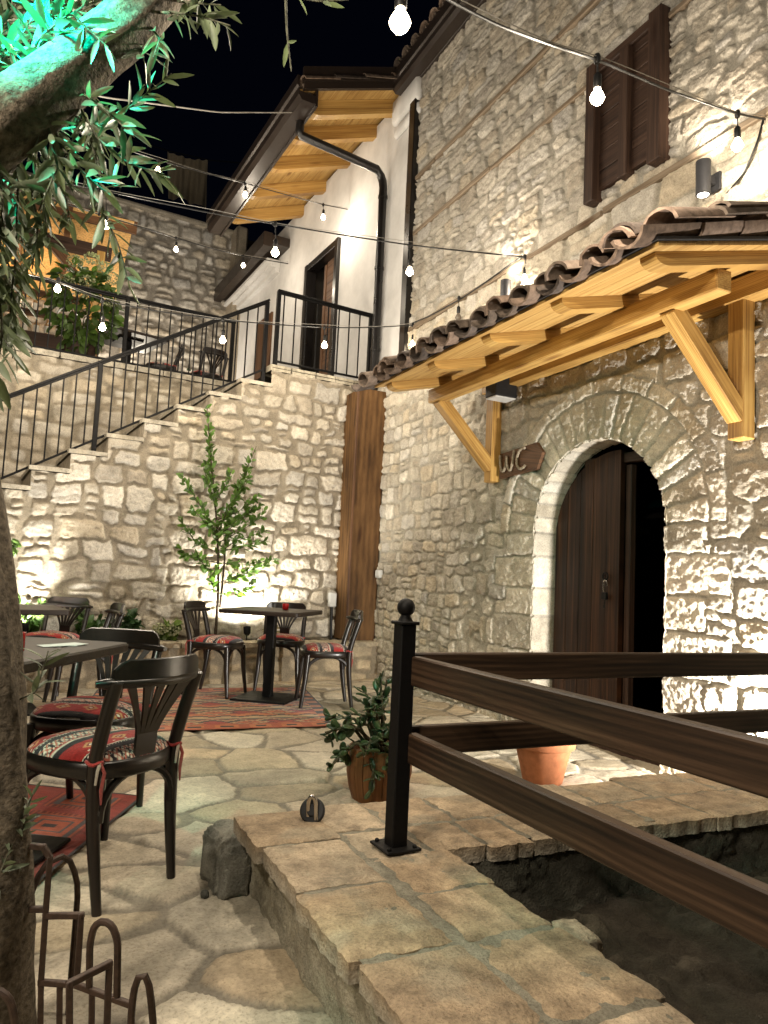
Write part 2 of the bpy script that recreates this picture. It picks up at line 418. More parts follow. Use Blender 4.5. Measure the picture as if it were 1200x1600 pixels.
# ================================================================== STONE HOUSE
house = empty('stone_house', (XW, 4.0, 0), 0, 'tall rubble stone house on the right with arched doorway, shuttered window and white plastered wing', 'building')
house_inv = Matrix.Translation((XW, 4.0, 0)).inverted()
def hp(o):                                          # parent to the house, keep world place
    o.parent = house; o.matrix_parent_inverse = house_inv; return o
uc, aw, vs, bh = 3.835, .625, 1.45, .60              # arch: centre, half width, springing, rise
U, W = gridUV(.6, 7.72, -.05, 6.56, .0085)
sites = rows(.3, 5.25, -.1, 2.85, (.15, .23), (.2, .42), .22, .2)+rows(5.25, 7.9, -.1, 2.85, (.10, .17), (.1, .24), .2, .25)
sites += rows(.3, 7.9, 2.85, 3.62, (.12, .22), (.2, .5), .2, .2)+rows(.3, 7.9, 3.66, 4.66, (.09, .17), (.14, .40), .3, .25)
sites += rows(.3, 7.9, 4.70, 5.28, (.09, .18), (.14, .36), .3, .25)+rows(.3, 7.9, 5.33, 6.2, (.09, .18), (.14, .36), .3, .25)+rows(.3, 7.9, 6.2, 6.6, (.2, .26), (.24, .5), 0, .1)
d, ID = rubble(U, W, sites, .045, .28, .014, 3, 4, 1.4)
ns = len(sites)
Ua = U+(fbm(U/.06, W/.06, 51, 2)-.5)*.02; Wa = W+(fbm(U/.06, W/.06, 57, 2)-.5)*.02
Pq = (Ua-uc)/aw; Qq = (Wa-vs)/bh; rr = np.hypot(Pq, Qq); th = np.arctan2(Qq, Pq)
def ang_cells(th, nb, seed):
    r = np.random.default_rng(seed); e = np.linspace(0, PI, nb+1); e[1:-1] += r.uniform(-.22, .22, nb-1)*PI/nb
    k = np.clip(np.searchsorted(e, th)-1, 0, nb-1); return k, np.minimum(th-e[k], e[k+1]-th), e
up = Wa >= vs
k1, a1, vous_e = ang_cells(th, 19, 5)
rg = up & (rr >= .9) & (rr < 1.52)
d = np.where(rg, np.minimum(np.minimum((1.52-rr)*aw, a1*rr*aw), (rr-.93)*aw), d); ID = np.where(rg, ns+k1, ID)
k2, a2, _ = ang_cells(th, 12, 8)
hd = up & (rr >= 1.52) & (rr < 1.70)
d = np.where(hd, np.minimum(np.minimum((rr-1.52)*aw, (1.70-rr)*aw), a2*rr*aw)+.004, d); ID = np.where(hd, ns+22+k2, ID)
aU = np.abs(Ua-uc); e = [-.1]
while e[-1] < vs: e.append(e[-1]+random.uniform(.16, .26))
e[-1] = vs; e = np.array(e)
kj = np.clip(np.searchsorted(e, Wa)-1, 0, len(e)-2)
wj = np.where(kj % 2 == 0, .30, .46)+np.where(Ua > uc, .05, 0)
jb = (~up) & (aU > aw*.9) & (aU < aw+wj)
d = np.where(jb, np.minimum(np.minimum(Wa-e[kj], e[kj+1]-Wa), aw+wj-aU), d); ID = np.where(jb, ns+40+kj+np.where(Ua > uc, 20, 0), ID)
h, C, m = stone_surface(U, W, d, ID, ns+90, .006, .0075, .026, (.34, .31, .25), .010, 4, TONES, 0)
h = h+np.where(hd, .012*m, 0); C = C*np.where(rg | hd | jb, 1.12, 1.0)[..., None]
C = np.where((W > 3.64)[..., None], C*np.array((.80, .81, .84)), C)  # stone colour above the first band darkened and cooled to tone down its light
sh = U.copy(); sv = W.copy()                        # snap the first ring of vertices onto the opening
rr0 = np.hypot((U-uc)/aw, (W-vs)/bh); near = (W >= vs) & (rr0 > .988) & (rr0 < 1.026)
sh = np.where(near, uc+(U-uc)/rr0, sh); sv = np.where(near, vs+(W-vs)/rr0, sv)
nj = (W < vs) & (np.abs(np.abs(U-uc)-aw) < .0049); sh = np.where(nj, uc+np.sign(U-uc)*aw, sh)
hole = ((W >= vs) & (rr0 < .988)) | ((W < vs) & (np.abs(U-uc) < aw-.0049))
K = ~hole & ~((U > 6.73) & (W > 3.2))
hp(grid_mesh('stone_wall', np.stack([XW-h, sh, sv], -1), C, M['wall'], None, fmask(K)))
# reveal of the arch
prof = []
for z in np.arange(-.03, vs, .012): prof.append((uc+aw, z, 0, z))
for t in np.linspace(0, PI, 150): prof.append((uc+aw*math.cos(t), vs+bh*math.sin(t), 1, t))
for z in np.arange(vs-.012, -.03, -.012): prof.append((uc-aw, z, 2, z))
dep = np.arange(-.022, .22, .012)
prof = np.array(prof); s_, t_ = np.meshgrid(np.arange(len(prof)), dep)
py, pz, kd, pa = [prof[:, i][s_] for i in range(4)]
ang = np.where(kd == 1, pa, 0)
kk = np.clip(np.searchsorted(vous_e, ang)-1, 0, 18); dd = np.where(kd == 1, np.minimum(ang-vous_e[kk], vous_e[np.minimum(kk+1, 19)]-ang)*aw, 0)
kz = np.clip(np.searchsorted(e, pz)-1, 0, len(e)-2); dz = np.minimum(pz-e[kz], e[kz+1]-pz)
dd = np.where(kd == 1, dd, dz); idd = np.where(kd == 1, kk, np.where(kd == 2, 30, 60)+kz)
dd = np.minimum(dd, (t_+.04)*1.2)
hh, CC, mm = stone_surface(s_*.012, t_, dd, idd, 100, .004, .007, .007, (.32, .29, .24), .005, 9, TONES*1.1)
nx = np.where(kd == 1, -np.cos(pa), np.where(kd == 0, -1, 1)); nz = np.where(kd == 1, -np.sin(pa), 0)
hh = hh-.016
hp(grid_mesh('door_reveal', np.stack([XW+t_, py+nx*hh, pz+nz*hh], -1), CC, M['wall']))
# unlit room behind the doorway
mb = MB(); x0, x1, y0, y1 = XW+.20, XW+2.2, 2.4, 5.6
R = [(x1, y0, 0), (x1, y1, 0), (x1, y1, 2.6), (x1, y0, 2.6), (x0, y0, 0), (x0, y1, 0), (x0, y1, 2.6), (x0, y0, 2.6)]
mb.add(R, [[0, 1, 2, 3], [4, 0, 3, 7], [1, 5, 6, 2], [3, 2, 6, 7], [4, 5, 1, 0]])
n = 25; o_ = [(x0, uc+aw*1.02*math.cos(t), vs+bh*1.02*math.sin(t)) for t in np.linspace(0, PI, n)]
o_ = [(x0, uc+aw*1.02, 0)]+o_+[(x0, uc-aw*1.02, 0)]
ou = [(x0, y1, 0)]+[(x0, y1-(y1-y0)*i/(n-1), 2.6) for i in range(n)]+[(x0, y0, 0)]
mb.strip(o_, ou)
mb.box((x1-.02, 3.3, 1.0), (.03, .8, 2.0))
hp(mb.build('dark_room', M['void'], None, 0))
# door leaf: five planks under a cambered head, left half of the doorway
leaf = None
mb = MB(); xs = np.linspace(3.785, 4.455, 6); X0 = XW+.175
for i in range(5):
    a, b = xs[i]+.002, xs[i+1]-.002
    def top(y): return vs+bh*math.sqrt(max(0, 1-((y-uc)/aw)**2))-.045 if abs(y-uc) < aw else vs-.02
    poly = [(a, .02), (b, .02)]+[(b+(a-b)*t/6, max(1.0, top(b+(a-b)*t/6))) for t in range(7)]
    q = [(p[1], p[0]) for p in poly]               # prism in (z,y) plane extruded along x
    Mx = np.array([[0, 0, 1], [0, 1, 0], [1, 0, 0]])
    off = random.uniform(0, .006)
    mb.prism(q, X0+off, X0+.04+off, Mx)
    mb.lc[-1] = np.array([(p[0], p[1], 0) for p in q]*2)+rng.uniform(-9, 9, 3)
leaf = hp(mb.build('door_leaf', M['door'], None, 0)); leaf['label'] = 'dark brown plank door leaf standing closed in the left half of the arch'
mb = MB(); mb.box((X0+.06, uc, vs+.50), (.06, .70, .07)); mb.box((X0+.065, 3.752, .95), (.05, .05, 1.9)); mb.box((X0+.03, uc, .02), (.2, 1.24, .045))
hp(mb.build('door_frame', M['dark'], None, 0))
# hasp ring and padlock on the leaf
mb = MB(); c = V3(X0-.012, 3.90, 1.14)
mb.tube([c+V3(0, .025*math.cos(t), .025*math.sin(t)) for t in np.linspace(0, 2*PI, 18)], .005, 6)
rg_ = mb.build('door_ring', M['iron'], None); rg_.parent = leaf
lock = empty('padlock', (X0-.02, 3.89, 1.0), 0, 'open padlock with steel shackle hanging on the plank door under the arch', 'padlock')
mb = MB(); p = [V3(0, .016, .03), V3(0, .016, .085)]+[V3(0, .016*math.cos(t), .095+.018*math.sin(t)) for t in np.linspace(0, PI, 9)]+[V3(0, -.016, .075)]
mb.tube(p, .0045, 8); mb.build('shackle', M['chrome'], lock)
mb = MB(); mb.box((0, .004, .006), (.022, .048, .05), ch=.005); mb.build('lock_body', M['iron'], lock)
mb = MB(); mb.tube([V3(0, 0, -.02), V3(-.004, .003, -.055)], .003, 6); mb.box((-.004, .003, -.065), (.004, .018, .022)); mb.build('key', M['iron'], lock)

# timber lacing bands set in the stone
for zc, hgt in ((3.645, .05), (4.685, .045), (5.305, .045)):
    y = .7
    mb = MB()
    while y < 6.66:
        w = random.uniform(1.2, 2.4); y2 = min(6.68, y+w)
        mb.box((XW-.006, (y+y2)/2, zc+random.uniform(-.008, .008)), (.06, y2-y-.006, hgt*random.uniform(.8, 1.1)), rz=random.uniform(-.003, .003), ch=.008)
        y = y2
    hp(mb.build('timber_band', M['band'], None, 0))
# shuttered window
mb = MB()
mb.box((XW-.05, 3.865, 4.235), (.10, .095, 1.02), ch=.006); mb.box((XW-.05, 3.272, 4.235), (.10, .11, 1.02), ch=.006)
mb.box((XW-.045, 3.555, 4.22), (.08, .085, .90), ch=.006); mb.box((XW-.04, 3.57, 4.70), (.07, .5, .07), ch=.006)
wf = hp(mb.build('window_frame', M['dark'], None, 0))
mb = MB()
for (ya, yb) in ((3.60, 3.82), (3.327, 3.512)):
    z = 3.80
    while z < 4.66:
        hgt = .135; mb.box((XW-.022+random.uniform(-.003, .003), (ya+yb)/2, z+hgt/2), (.045, yb-ya-.004, hgt-.005), ch=.004); z += hgt
sh_ = mb.build('shutter', M['dark'], None, 0); sh_.parent = wf; sh_['label'] = 'closed dark plank shutters of the upper window'

# plastered wing (turned 2.8 degrees)
WA = math.radians(2.8)
def wp(s, off, z):                                  # s along the white wall from y=7.3, off towards the yard
    return V3(XW-math.sin(WA)*s-math.cos(WA)*off, 7.3+math.cos(WA)*s-math.sin(WA)*off, z)
def wbox(mb, s0, s1, o0, o1, z0, z1, ch=.004):
    c = wp((s0+s1)/2, (o0+o1)/2, (z0+z1)/2)
    mb.box(c, (abs(o1-o0), abs(s1-s0), z1-z0), rz=WA, ch=ch)
mb = MB()
def wq(s0, s1, z0, z1):
    ns_, nz_ = max(2, int((s1-s0)/.06)), max(2, int((z1-z0)/.06))
    ss, zz = np.meshgrid(np.linspace(s0, s1, ns_), np.linspace(z0, z1, nz_))
    hh = (fbm(ss/.5, zz/.5, 61, 3)-.5)*.012
    hh = np.where((ss == s0) | (ss == s1), 0, hh)
    v = np.stack([XW-np.sin(WA)*np.maximum(ss, 0)-hh, 7.3+ss, zz], -1).reshape(-1, 3)
    mb.add(v, [[j*ns_+i, j*ns_+i+1, (j+1)*ns_+i+1, (j+1)*ns_+i] for j in range(nz_-1) for i in range(ns_-1)])
wq(-.57, 1.38, 3.15, 6.5); wq(1.38, 2.46, 5.43, 6.5); wq(2.46, 3.9, 3.15, 6.5); wq(3.9, 4.55, 5.2, 6.5); wq(4.55, 6.1, 3.15, 6.5)
mb.box((XW-.03, 6.95, 6.33), (.10, .62, .30), ch=.03); mb.box((XW-.015, 6.95, 6.1), (.07, .60, .14), ch=.03)
hp(mb.build('plaster_wall', M['plaster'], None, 50))
mb = MB(); mb.box((XW-.02, 6.745, 4.72), (.10, .13, 2.96), ch=.008)
hp(mb.build('corner_trim', M['pipe'], None, 0))
# upper door: black frame, recess, half-open slatted leaf
mb = MB()
wbox(mb, 1.36, 1.45, -.1, .05, 3.2, 5.45); wbox(mb, 2.40, 2.49, -.1, .05, 3.2, 5.45); wbox(mb, 1.453, 2.397, -.1, .045, 5.36, 5.45)
df = hp(mb.build('door_frame', M['pipe'], None, 0))
mb = MB(); wbox(mb, 1.3, 2.6, -.9, -.6, 3.2, 5.6); wbox(mb, 1.30, 1.36, -.6, -.11, 3.2, 5.6); wbox(mb, 2.5, 2.56, -.6, -.11, 3.2, 5.6); wbox(mb, 1.37, 2.49, -.6, -.11, 5.47, 5.6)
hp(mb.build('dark_room', M['void'], None, 0))
mb = MB()
z = 3.24
while z < 5.3:
    wbox(mb, 1.47, 1.98, -.13, -.09, z, z+.118); z += .12
wbox(mb, 1.985, 2.06, -.14, -.08, 3.23, 5.34)
ul = mb.build('door_leaf', M['stain'], None, 0); ul.parent = df; ul['label'] = 'brown slatted leaf of the upper door in the white wing'
mb = MB(); wbox(mb, 3.88, 4.57, -.08, .03, 3.2, 5.22); hp(mb.build('far_door', M['stain'], None, 0))
# wing roof: rafters, boards, gutters, tiles
pit = math.tan(math.radians(21))
def roofz(off): return 6.42-off*pit
ring = [(0, 0), (1.05, 0)]
for i, s in enumerate((-.02, .53, 1.24, 2.02, 2.83)):
    mb = MB(); L_ = 1.10 if s < 3.4 else .9
    pts = [(-.05, .0), (L_-.16, 0)]+[(L_-.16+.16*math.sin(t), .13-.13*math.cos(t)) for t in np.linspace(.15, PI/2, 7)]+[(L_, .17), (-.05, .17)]
    w = .10
    vs_ = []
    for sd in (-w/2, w/2):
        for (o, zz) in pts: vs_.append(wp(s+sd, o, 6.36-o*pit+zz))
    n = len(pts); lc = np.array([(o, zz, 0) for o, zz in pts]*2)+rng.uniform(-9, 9, 3)
    mb.add(vs_, [list(range(n)), [n+k for k in range(n)][::-1]]+[[k, n+k, n+(k+1) % n, (k+1) % n] for k in range(n)], lc)
    hp(mb.build('rafter', M['pine'], None, 0))
mb = MB(); o = .0
for k in range(13):
    a, b = -.02+k*.1, -.02+k*.1+.097
    v = [wp(s, q, 6.36+.173-q*pit+t) for t in (0, .02) for q in (a, b) for s in (-.25, 3.25)]
    lc = np.array([(s, q, t) for t in (0, .02) for q in (0, .097) for s in (0, 4.2)])+rng.uniform(-9, 9, 3)
    mb.add(v, [[0, 1, 3, 2], [4, 5, 7, 6], [0, 1, 5, 4], [2, 3, 7, 6], [0, 2, 6, 4], [1, 3, 7, 5]], lc)
hp(mb.build('soffit_boards', M['pine_board'], None, 0))
def gutter_profile(): return [(0, 0), (.11, 0), (.13, .03), (.13, .075), (.118, .082), (.118, .15), (.10, .15), (.10, .09), (0, .09)]
mb = MB()
def wgut(s0, s1, o0, z0, sc=1.0):
    pr = [(0, 0), (.10, .0), (.125, .035), (.125, .09), (.14, .10), (.14, .17), (.12, .17), (.12, .06), (.0, .06)]
    n = len(pr); v = [wp(s, o0+p[0]*sc, z0+p[1]*sc) for s in (s0, s1) for p in pr]
    mb.add(v, [[k, (k+1) % n, n+(k+1) % n, n+k] for k in range(n)]+[list(range(n))[::-1], [n+k for k in range(n)]])
wgut(-.27, 3.28, 1.10, 5.95, 1.5)
wbox(mb, -.27, 3.28, 1.07, 1.098, 5.93, 6.14, .003)
hp(mb.build('gutter', M['gutter'], None, 0))
mb = MB()                                            # barge board up the slope at the near end
def slopebox(s0, s1, o0, o1, zo, hh):
    v = [wp(s, o, 6.36-o*pit+zo+t) for t in (0, hh) for o in (o0, o1) for s in (s0, s1)]
    mb.add(v, [[0, 1, 3, 2], [4, 6, 7, 5], [0, 2, 6, 4], [1, 5, 7, 3], [0, 4, 5, 1], [2, 3, 7, 6]])
slopebox(-.30, -.255, -.02, 1.24, .17, .13); slopebox(-.33, -.30, -.02, 1.27, .25, .15)
hp(mb.build('barge_board', M['gutter'], None, 0))
def barrel(mb, p0, d, up_, L_, r0, r1, cover, col, seg=7, th=.012, arc=PI):
    F = frame(d, up_); vs_ = []; sg = 1 if cover else -1
    nl = 3
    for (dr) in (0, -th):
        for i in range(nl):
            t = i/(nl-1); r = r0+(r1-r0)*t+dr
            for k in range(seg+1):
                a = -arc/2+arc*k/seg
                vs_.append(np.array(p0)+F[:, 0]*L_*t+F[:, 1]*r*math.sin(a)*1.0+F[:, 2]*sg*r*math.cos(a)*.75+rng.normal(0, .0015, 3))
    n = seg+1; f = []; o2 = nl*n
    for i in range(nl-1):
        for k in range(seg):
            f.append([i*n+k, i*n+k+1, (i+1)*n+k+1, (i+1)*n+k]); f.append([o2+i*n+k, o2+(i+1)*n+k, o2+(i+1)*n+k+1, o2+i*n+k+1])
    for k in range(seg):
        f.append([k, o2+k, o2+k+1, k+1]); e2 = (nl-1)*n; f.append([e2+k, e2+k+1, o2+e2+k+1, o2+e2+k])
    for k in (0, seg):
        for i in range(nl-1): f.append([i*n+k, (i+1)*n+k, o2+(i+1)*n+k, o2+i*n+k])
    mb.add(vs_, f, None, col)
def tcol(): 
    b = np.array(random.choice([(.19, .135, .10), (.15, .115, .09), (.23, .165, .125), (.12, .095, .08), (.21, .16, .125)])); return b*random.uniform(.7, 1.1)
mb = MB(); s = -.3
while s < 3.2:
    for row in range(4):
        o0 = 1.26-row*.34
        p = wp(s, o0, 6.36-o0*pit+.215+row*.012); q = wp(s, o0-.4, 6.36-(o0-.4)*pit+.215)
        barrel(mb, p+V3(0, 0, .02), q-p, (0, 0, 1), .42, .085, .07, True, tcol())
        p2 = wp(s+.1, o0, 6.36-o0*pit+.235+row*.012)
        barrel(mb, p2, q-p, (0, 0, 1), .42, .085, .07, False, tcol())
    s += .2
hp(mb.build('wing_roof_tiles', M['tile'], None, 40))
# main eave: gutter, fascia, tiles
mb = MB(); pr = [(0, 0), (.10, .0), (.13, .04), (.13, .10), (.15, .11), (.15, .22), (.125, .22), (.125, .08), (0, .08)]
n = len(pr); v = [(XW-.05-p[0], y, 6.42+p[1]) for y in (.4, 7.03) for p in pr]
mb.add(v, [[k, (k+1) % n, n+(k+1) % n, n+k] for k in range(n)]+[list(range(n))[::-1], [n+k for k in range(n)]])
mb.box((XW-.02, 3.72, 6.5), (.055, 6.62, .18))
hp(mb.build('main_gutter', M['gutter'], None, 0))
mb = MB(); y = .5
while y < 7.05:
    for row in range(2):
        p = V3(XW-.2+row*.3, y, 6.67+row*.12); barrel(mb, p, (.93, 0, .36), (0, 0, 1), .42, .085, .07, True, tcol()); barrel(mb, p+V3(0, .1, .02), (.93, 0, .36), (0, 0, 1), .42, .085, .07, False, tcol())
    y += .2
mb.add([(XW+.1, .4, 6.6), (XW+.1, 7.1, 6.6), (XW+3, 7.1, 7.8), (XW+3, .4, 7.8)], [[0, 1, 2, 3]], None, (.15, .1, .07))
v = [tuple(wp(s, q, 6.56-q*pit)) for s in (-.28, 3.27) for q in (-3, 1.1)]
mb.add(v, [[0, 1, 3, 2]], None, (.12, .08, .06))
hp(mb.build('main_roof_tiles', M['tile'], None, 40))
# lower eave farther along the wing
mb = MB(); wbox(mb, 3.3, 6.4, .28, .42, 6.0, 6.22); wbox(mb, 3.3, 6.4, .0, .279, 6.06, 6.2)
hp(mb.build('far_eave', M['gutter'], None, 0))
mb = MB(); 
for k, (o1, z0, z1) in enumerate(((.22, 5.94, 6.0), (.15, 5.88, 5.94), (.08, 5.80, 5.88))): wbox(mb, 3.7, 6.1, 0, o1, z0, z1)
hp(mb.build('cornice', M['plaster'], None, 0))
# downpipe
mb = MB()
g0 = wp(.1, 1.12, 5.95)
path = [g0, g0+V3(0, 0, -.1)]+[g0+V3(.02, .01, -.14)]
w1 = V3(XW-.07, 7.40, 5.62)
path += [w1+V3(-.10, -.02, .09), w1+V3(-.04, 0, .04), w1+V3(-.012, 0, -.02), w1+V3(0, 0, -.10), V3(XW-.07, 7.40, 4.2), V3(XW-.07, 7.40, 3.1)]
mb.tube(path, .048, 14)
for z in (5.40, 4.55, 3.6): mb.tube([V3(XW-.07, 7.40, z), V3(XW-.07, 7.40, z+.03)], .056, 14)
hp(mb.build('downpipe', M['pipe'], None, 50))

# ================================================================== STAIR, TERRACE WALL, BACK WALL, PLANTER
stair = empty('stone_stair', (1.2, sy(7.55, 1.2), 0), 0, 'rubble stone staircase climbing right to the landing beside the white wing', 'staircase')
def par(o, root):
    o.parent = root; o.matrix_parent_inverse = Matrix.LocRotScale(root.location, root.rotation_euler, None).inverted(); return o
XN = lambda k: 1.84-.313*(k-1)
ZN = lambda k: 3.055-.189*(k-1)
U, W = gridUV(-2.6, 3.45, -.05, 3.24, .0095)
sites = rows(-2.8, 3.6, -.1, 3.4, (.11, .21), (.13, .42), .3, .3)
d, ID = rubble(U, W, sites, .055, .28, .016, 31)
h, C, m = stone_surface(U, W, d, ID, len(sites), .0105, .010, .036, (.25, .215, .16), .012, 32)
ztop = np.where(U > 2.165, 3.19, ZN(np.ceil((2.153-U)/.313))-.045)
K = W < ztop
par(grid_mesh('side_wall', np.stack([U, sy(7.55, U)-h, W], -1), C, M['wall'], None, fmask(K)), stair)
pale = TONES[6]
def slab(mb, x0, x1, y0, y1, z0, z1, tone, rag=.008, top=.004, res=.014, side=None, M3=None, org=(0, 0, 0), seed=None):
    """a split stone slab with ragged edges, as a small height field with skirts"""
    sd = random.randint(0, 99) if seed is None else seed
    nx = max(3, int((x1-x0)/res)); ny = max(3, int((y1-y0)/res))
    xs_ = np.r_[x0, np.linspace(x0, x1, nx), x1]; ys_ = np.r_[y0, np.linspace(y0, y1, ny), y1]
    X, Y = np.meshgrid(xs_, ys_)
    Z = z1+(fbm(X/.07, Y/.07, sd, 4)-.5)*top*2+(fbm(X/.02, Y/.02, sd+4, 2)-.5)*top
    ed = np.minimum(np.minimum(X-x0, x1-X), np.minimum(Y-y0, y1-Y)); Z = Z-.006*np.exp(-ed/.006)
    rag_x = (fbm(Y/.035, Y*0+sd, sd+1, 4)-.5)*2*rag; rag_y = (fbm(X/.035, X*0+sd, sd+2, 4)-.5)*2*rag
    fx = np.clip((X-(x0+x1)/2)/((x1-x0)/2), -1, 1); fy = np.clip((Y-(y0+y1)/2)/((y1-y0)/2), -1, 1)
    X = X+rag_x*fx**5; Y = Y+rag_y*fy**5
    C = np.ones(X.shape+(3,))*np.array(tone)*(.6+.8*fbm(X/.10, Y/.10, sd+6, 5, .6))[..., None]
    pl = sst((fbm(X/.13, Y/.13, sd+8, 3)-.58)*7)[..., None]; C = C*(1-.6*pl)+np.array((.38, .33, .24))*.6*pl
    sk = np.zeros(X.shape, bool); sk[0] = sk[-1] = True; sk[:, 0] = sk[:, -1] = True
    Z = np.where(sk, z0, Z); rg = (fbm(X/.03, Y/.03, sd+9, 3)-.5)*.02
    X = np.where(sk, X-fx**5*np.abs(rg), X); Y = np.where(sk, Y-fy**5*np.abs(rg), Y)
    if side is not None: C[sk] = side
    v = np.stack([X, Y, Z], -1).reshape(-1, 3)
    if M3 is not None: v = v@M3.T+np.array(org)
    w = len(xs_)
    mb.add(v, [[j*w+i, j*w+i+1, (j+1)*w+i+1, (j+1)*w+i] for j in range(len(ys_)-1) for i in range(w-1)], None, C.reshape(-1, 3))
for k in range(1, 15):
    x0 = XN(k); x1 = x0+.345 if k > 1 else 2.2; z = ZN(k)
    mb = MB(); yf = sy(7.55, x0)-.035
    slab(mb, 0, x1-x0, 0, 1.08, z-.045, z, (.50, .45, .36), .004, .002, .03, None, SM, (x0-.02, yf, 0))
    slab(mb, 0, .03, 0, 1.06, z-.19, z-.047, (.46, .40, .31), .003, .002, .03, None, SM, (x0, yf+.01, 0))
    par(mb.build('step', M['coping'], None, 40), stair)
mb = MB(); x = 2.14
while x < 3.38:
    w = random.uniform(.2, .34); slab(mb, 0, min(w, 3.40-x)-.01, -.03, .24, 3.19, 3.262, (.48, .43, .33), .006, .004, .02, None, SM, (x, sy(7.55, x), 0)); x += w
par(mb.build('landing_coping', M['coping'], None, 40), stair)

tw = empty('terrace_wall', (-.3, sy(8.62, -.3), 0), 0, 'stone retaining wall below the upper terrace, behind the stair railing', 'wall')
U, W = gridUV(-4.2, 2.19, .8, 3.2, .016)
sites = rows(-4.4, 2.4, .7, 3.4, (.11, .2), (.14, .4), .25, .3)
d, ID = rubble(U, W, sites, .04, .3, .013, 131)
h, C, m = stone_surface(U, W, d, ID, len(sites), .010, .014, .024, (.25, .215, .16), .010, 132)
par(grid_mesh('wall_face', np.stack([U, sy(8.62, U)-h, W], -1), C, M['wall']), tw)
mb = MB(); x = -4.2
while x < 2.15:
    w = random.uniform(.22, .42); slab(mb, 0, min(w, 2.19-x)-.01, -.05, .22, 3.2, 3.265, (.46, .42, .34), .006, .004, .02, None, SM, (x, sy(8.62, x), 0)); x += w
par(mb.build('coping', M['coping'], None, 40), tw)

bw = empty('back_wall', (0, 13.4, 3.2), 0, 'tall grey stone wall closing the far side of the upper terrace', 'wall')
U, W = gridUV(-5, 3.12, 3.1, 7.34, .022)
sites = rows(-5.2, 3.4, 3.0, 7.5, (.12, .24), (.16, .5), .25, .35)
d, ID = rubble(U, W, sites, .06, .4, .02, 231)
h, C, m = stone_surface(U, W, d, ID, len(sites), .012, .018, .055, (.22, .20, .17), .02, 232, TONES*np.array((.95, .98, 1.05)), .0)
par(grid_mesh('wall_face', np.stack([U, sy(13.4, U)-h, W], -1), C, M['wall_far']), bw)
mb = MB(); mb.box((-1, sy(13.5, -1), 7.36), (8.3, .45, .07), rz=SA, col=(.28, .25, .2), ch=.02)
par(mb.build('coping', M['wall_far'], None, 40), bw)
mb = MB(); mb.box((3.05, 13.25, 5.3), (.22, .5, 4.2), rz=SA, col=(.36, .31, .24), ch=.04)
par(mb.build('quoin', M['wall_far'], None, 40), bw)

def py_(x, off=0): return 7.1+.105*(x-3.4)+off
PA = math.atan(.105); PM = np.array([[math.cos(PA), -math.sin(PA), 0], [math.sin(PA), math.cos(PA), 0], [0, 0, 1.]])
bed = empty('planter_bed', (1.0, py_(1.0), 0), 0, 'low stone planter bed running along the foot of the stair wall', 'planter')
U, W = gridUV(-2.6, 3.42, -.04, .345, .011)
sites = rows(-2.8, 3.6, -.1, .5, (.12, .2), (.16, .38), .2, .3)
d, ID = rubble(U, W, sites, .03, .3, .012, 331)
h, C, m = stone_surface(U, W, d, ID, len(sites), .012, .018, .018, (.24, .20, .14), .008, 332, TONES*np.array((.85, .76, .62)))
par(grid_mesh('front_wall', np.stack([U, py_(U)-h, W], -1), C, M['wall']), bed)
mb = MB(); x = -2.6
while x < 3.37:
    w = random.uniform(.24, .46); slab(mb, 0, min(w, 3.39-x)-.008, -.04, .20, .343, .392, (.44, .37, .26), .008, .004, .016, None, PM, (x, py_(x), 0)); x += w
par(mb.build('coping', M['coping'], None, 40), bed)
U, W = gridUV(-2.6, 3.4, 0, 1, .05)
Z = .36+(fbm(U/.2, W/.2, 3, 4)-.5)*.05
Y = py_(U, .15)+(sy(7.55, U)-py_(U, .15))*W
par(grid_mesh('soil', np.stack([U, Y, Z], -1), np.ones(U.shape+(3,)), M['soil']), bed)

# timber column box on the planter end
col_ = empty('timber_column', (3.22, 7.35, .39), 0, 'tall rust brown boxed timber column standing in the corner on the planter end', 'column')
mb = MB()
mb.box((0, -.16, 1.35), (.335, .035, 2.70)); mb.box((-.155, .02, 1.34), (.03, .322, 2.68)); mb.box((.155, .02, 1.34), (.03, .322, 2.68)); mb.box((0, .02, 2.69), (.28, .31, .02))
mb.build('boards', M['column'], col_, 0)
mb = MB(); mb.box((-.162, -.166, 1.35), (.02, .03, 2.71)); mb.build('corner_strip', M['stain'], col_, 0)

# ================================================================== CANOPY
can = empty('tiled_canopy', (3.0, 3.6, 2.5), 0, 'pine lean-to canopy with old barrel tiles over the arched door', 'canopy')
CP = lambda o: par(o, can)
SL = .25
zb = lambda x: 2.565+SL*(x-2.8)                       # underside of rafters
mb = MB(); mb.box((2.81, 3.70, 2.51), (.10, 2.74, .105), ch=.006); CP(mb.build('front_beam', M['pine'], None, 0))
mb = MB(); mb.box((3.335, 3.55, 2.675), (.11, 3.1, .125), ch=.006); CP(mb.build('wall_beam', M['pine'], None, 0))
for y in (2.33, 2.95, 3.60, 4.26, 4.90):
    mb = MB(); hh = .066; xf = 2.33
    pts = [(3.39, 0), (xf+.10, 0)]+[(xf+.10-.10*math.sin(t), .06-.06*math.cos(t)) for t in np.linspace(.2, PI/2, 6)]+[(xf, hh), (3.39, hh)]
    n = len(pts); v = [(x, y+s, zb(x)+q) for s in (-.045, .045) for (x, q) in pts]
    lc = np.array([(x, q, 0) for x, q in pts]*2)+rng.uniform(-9, 9, 3)
    mb.add(v, [list(range(n)), [n+k for k in range(n)][::-1]]+[[k, n+k, n+(k+1) % n, (k+1) % n] for k in range(n)], lc)
    CP(mb.build('rafter', M['pine'], None, 0))
mb = MB(); x = 2.28
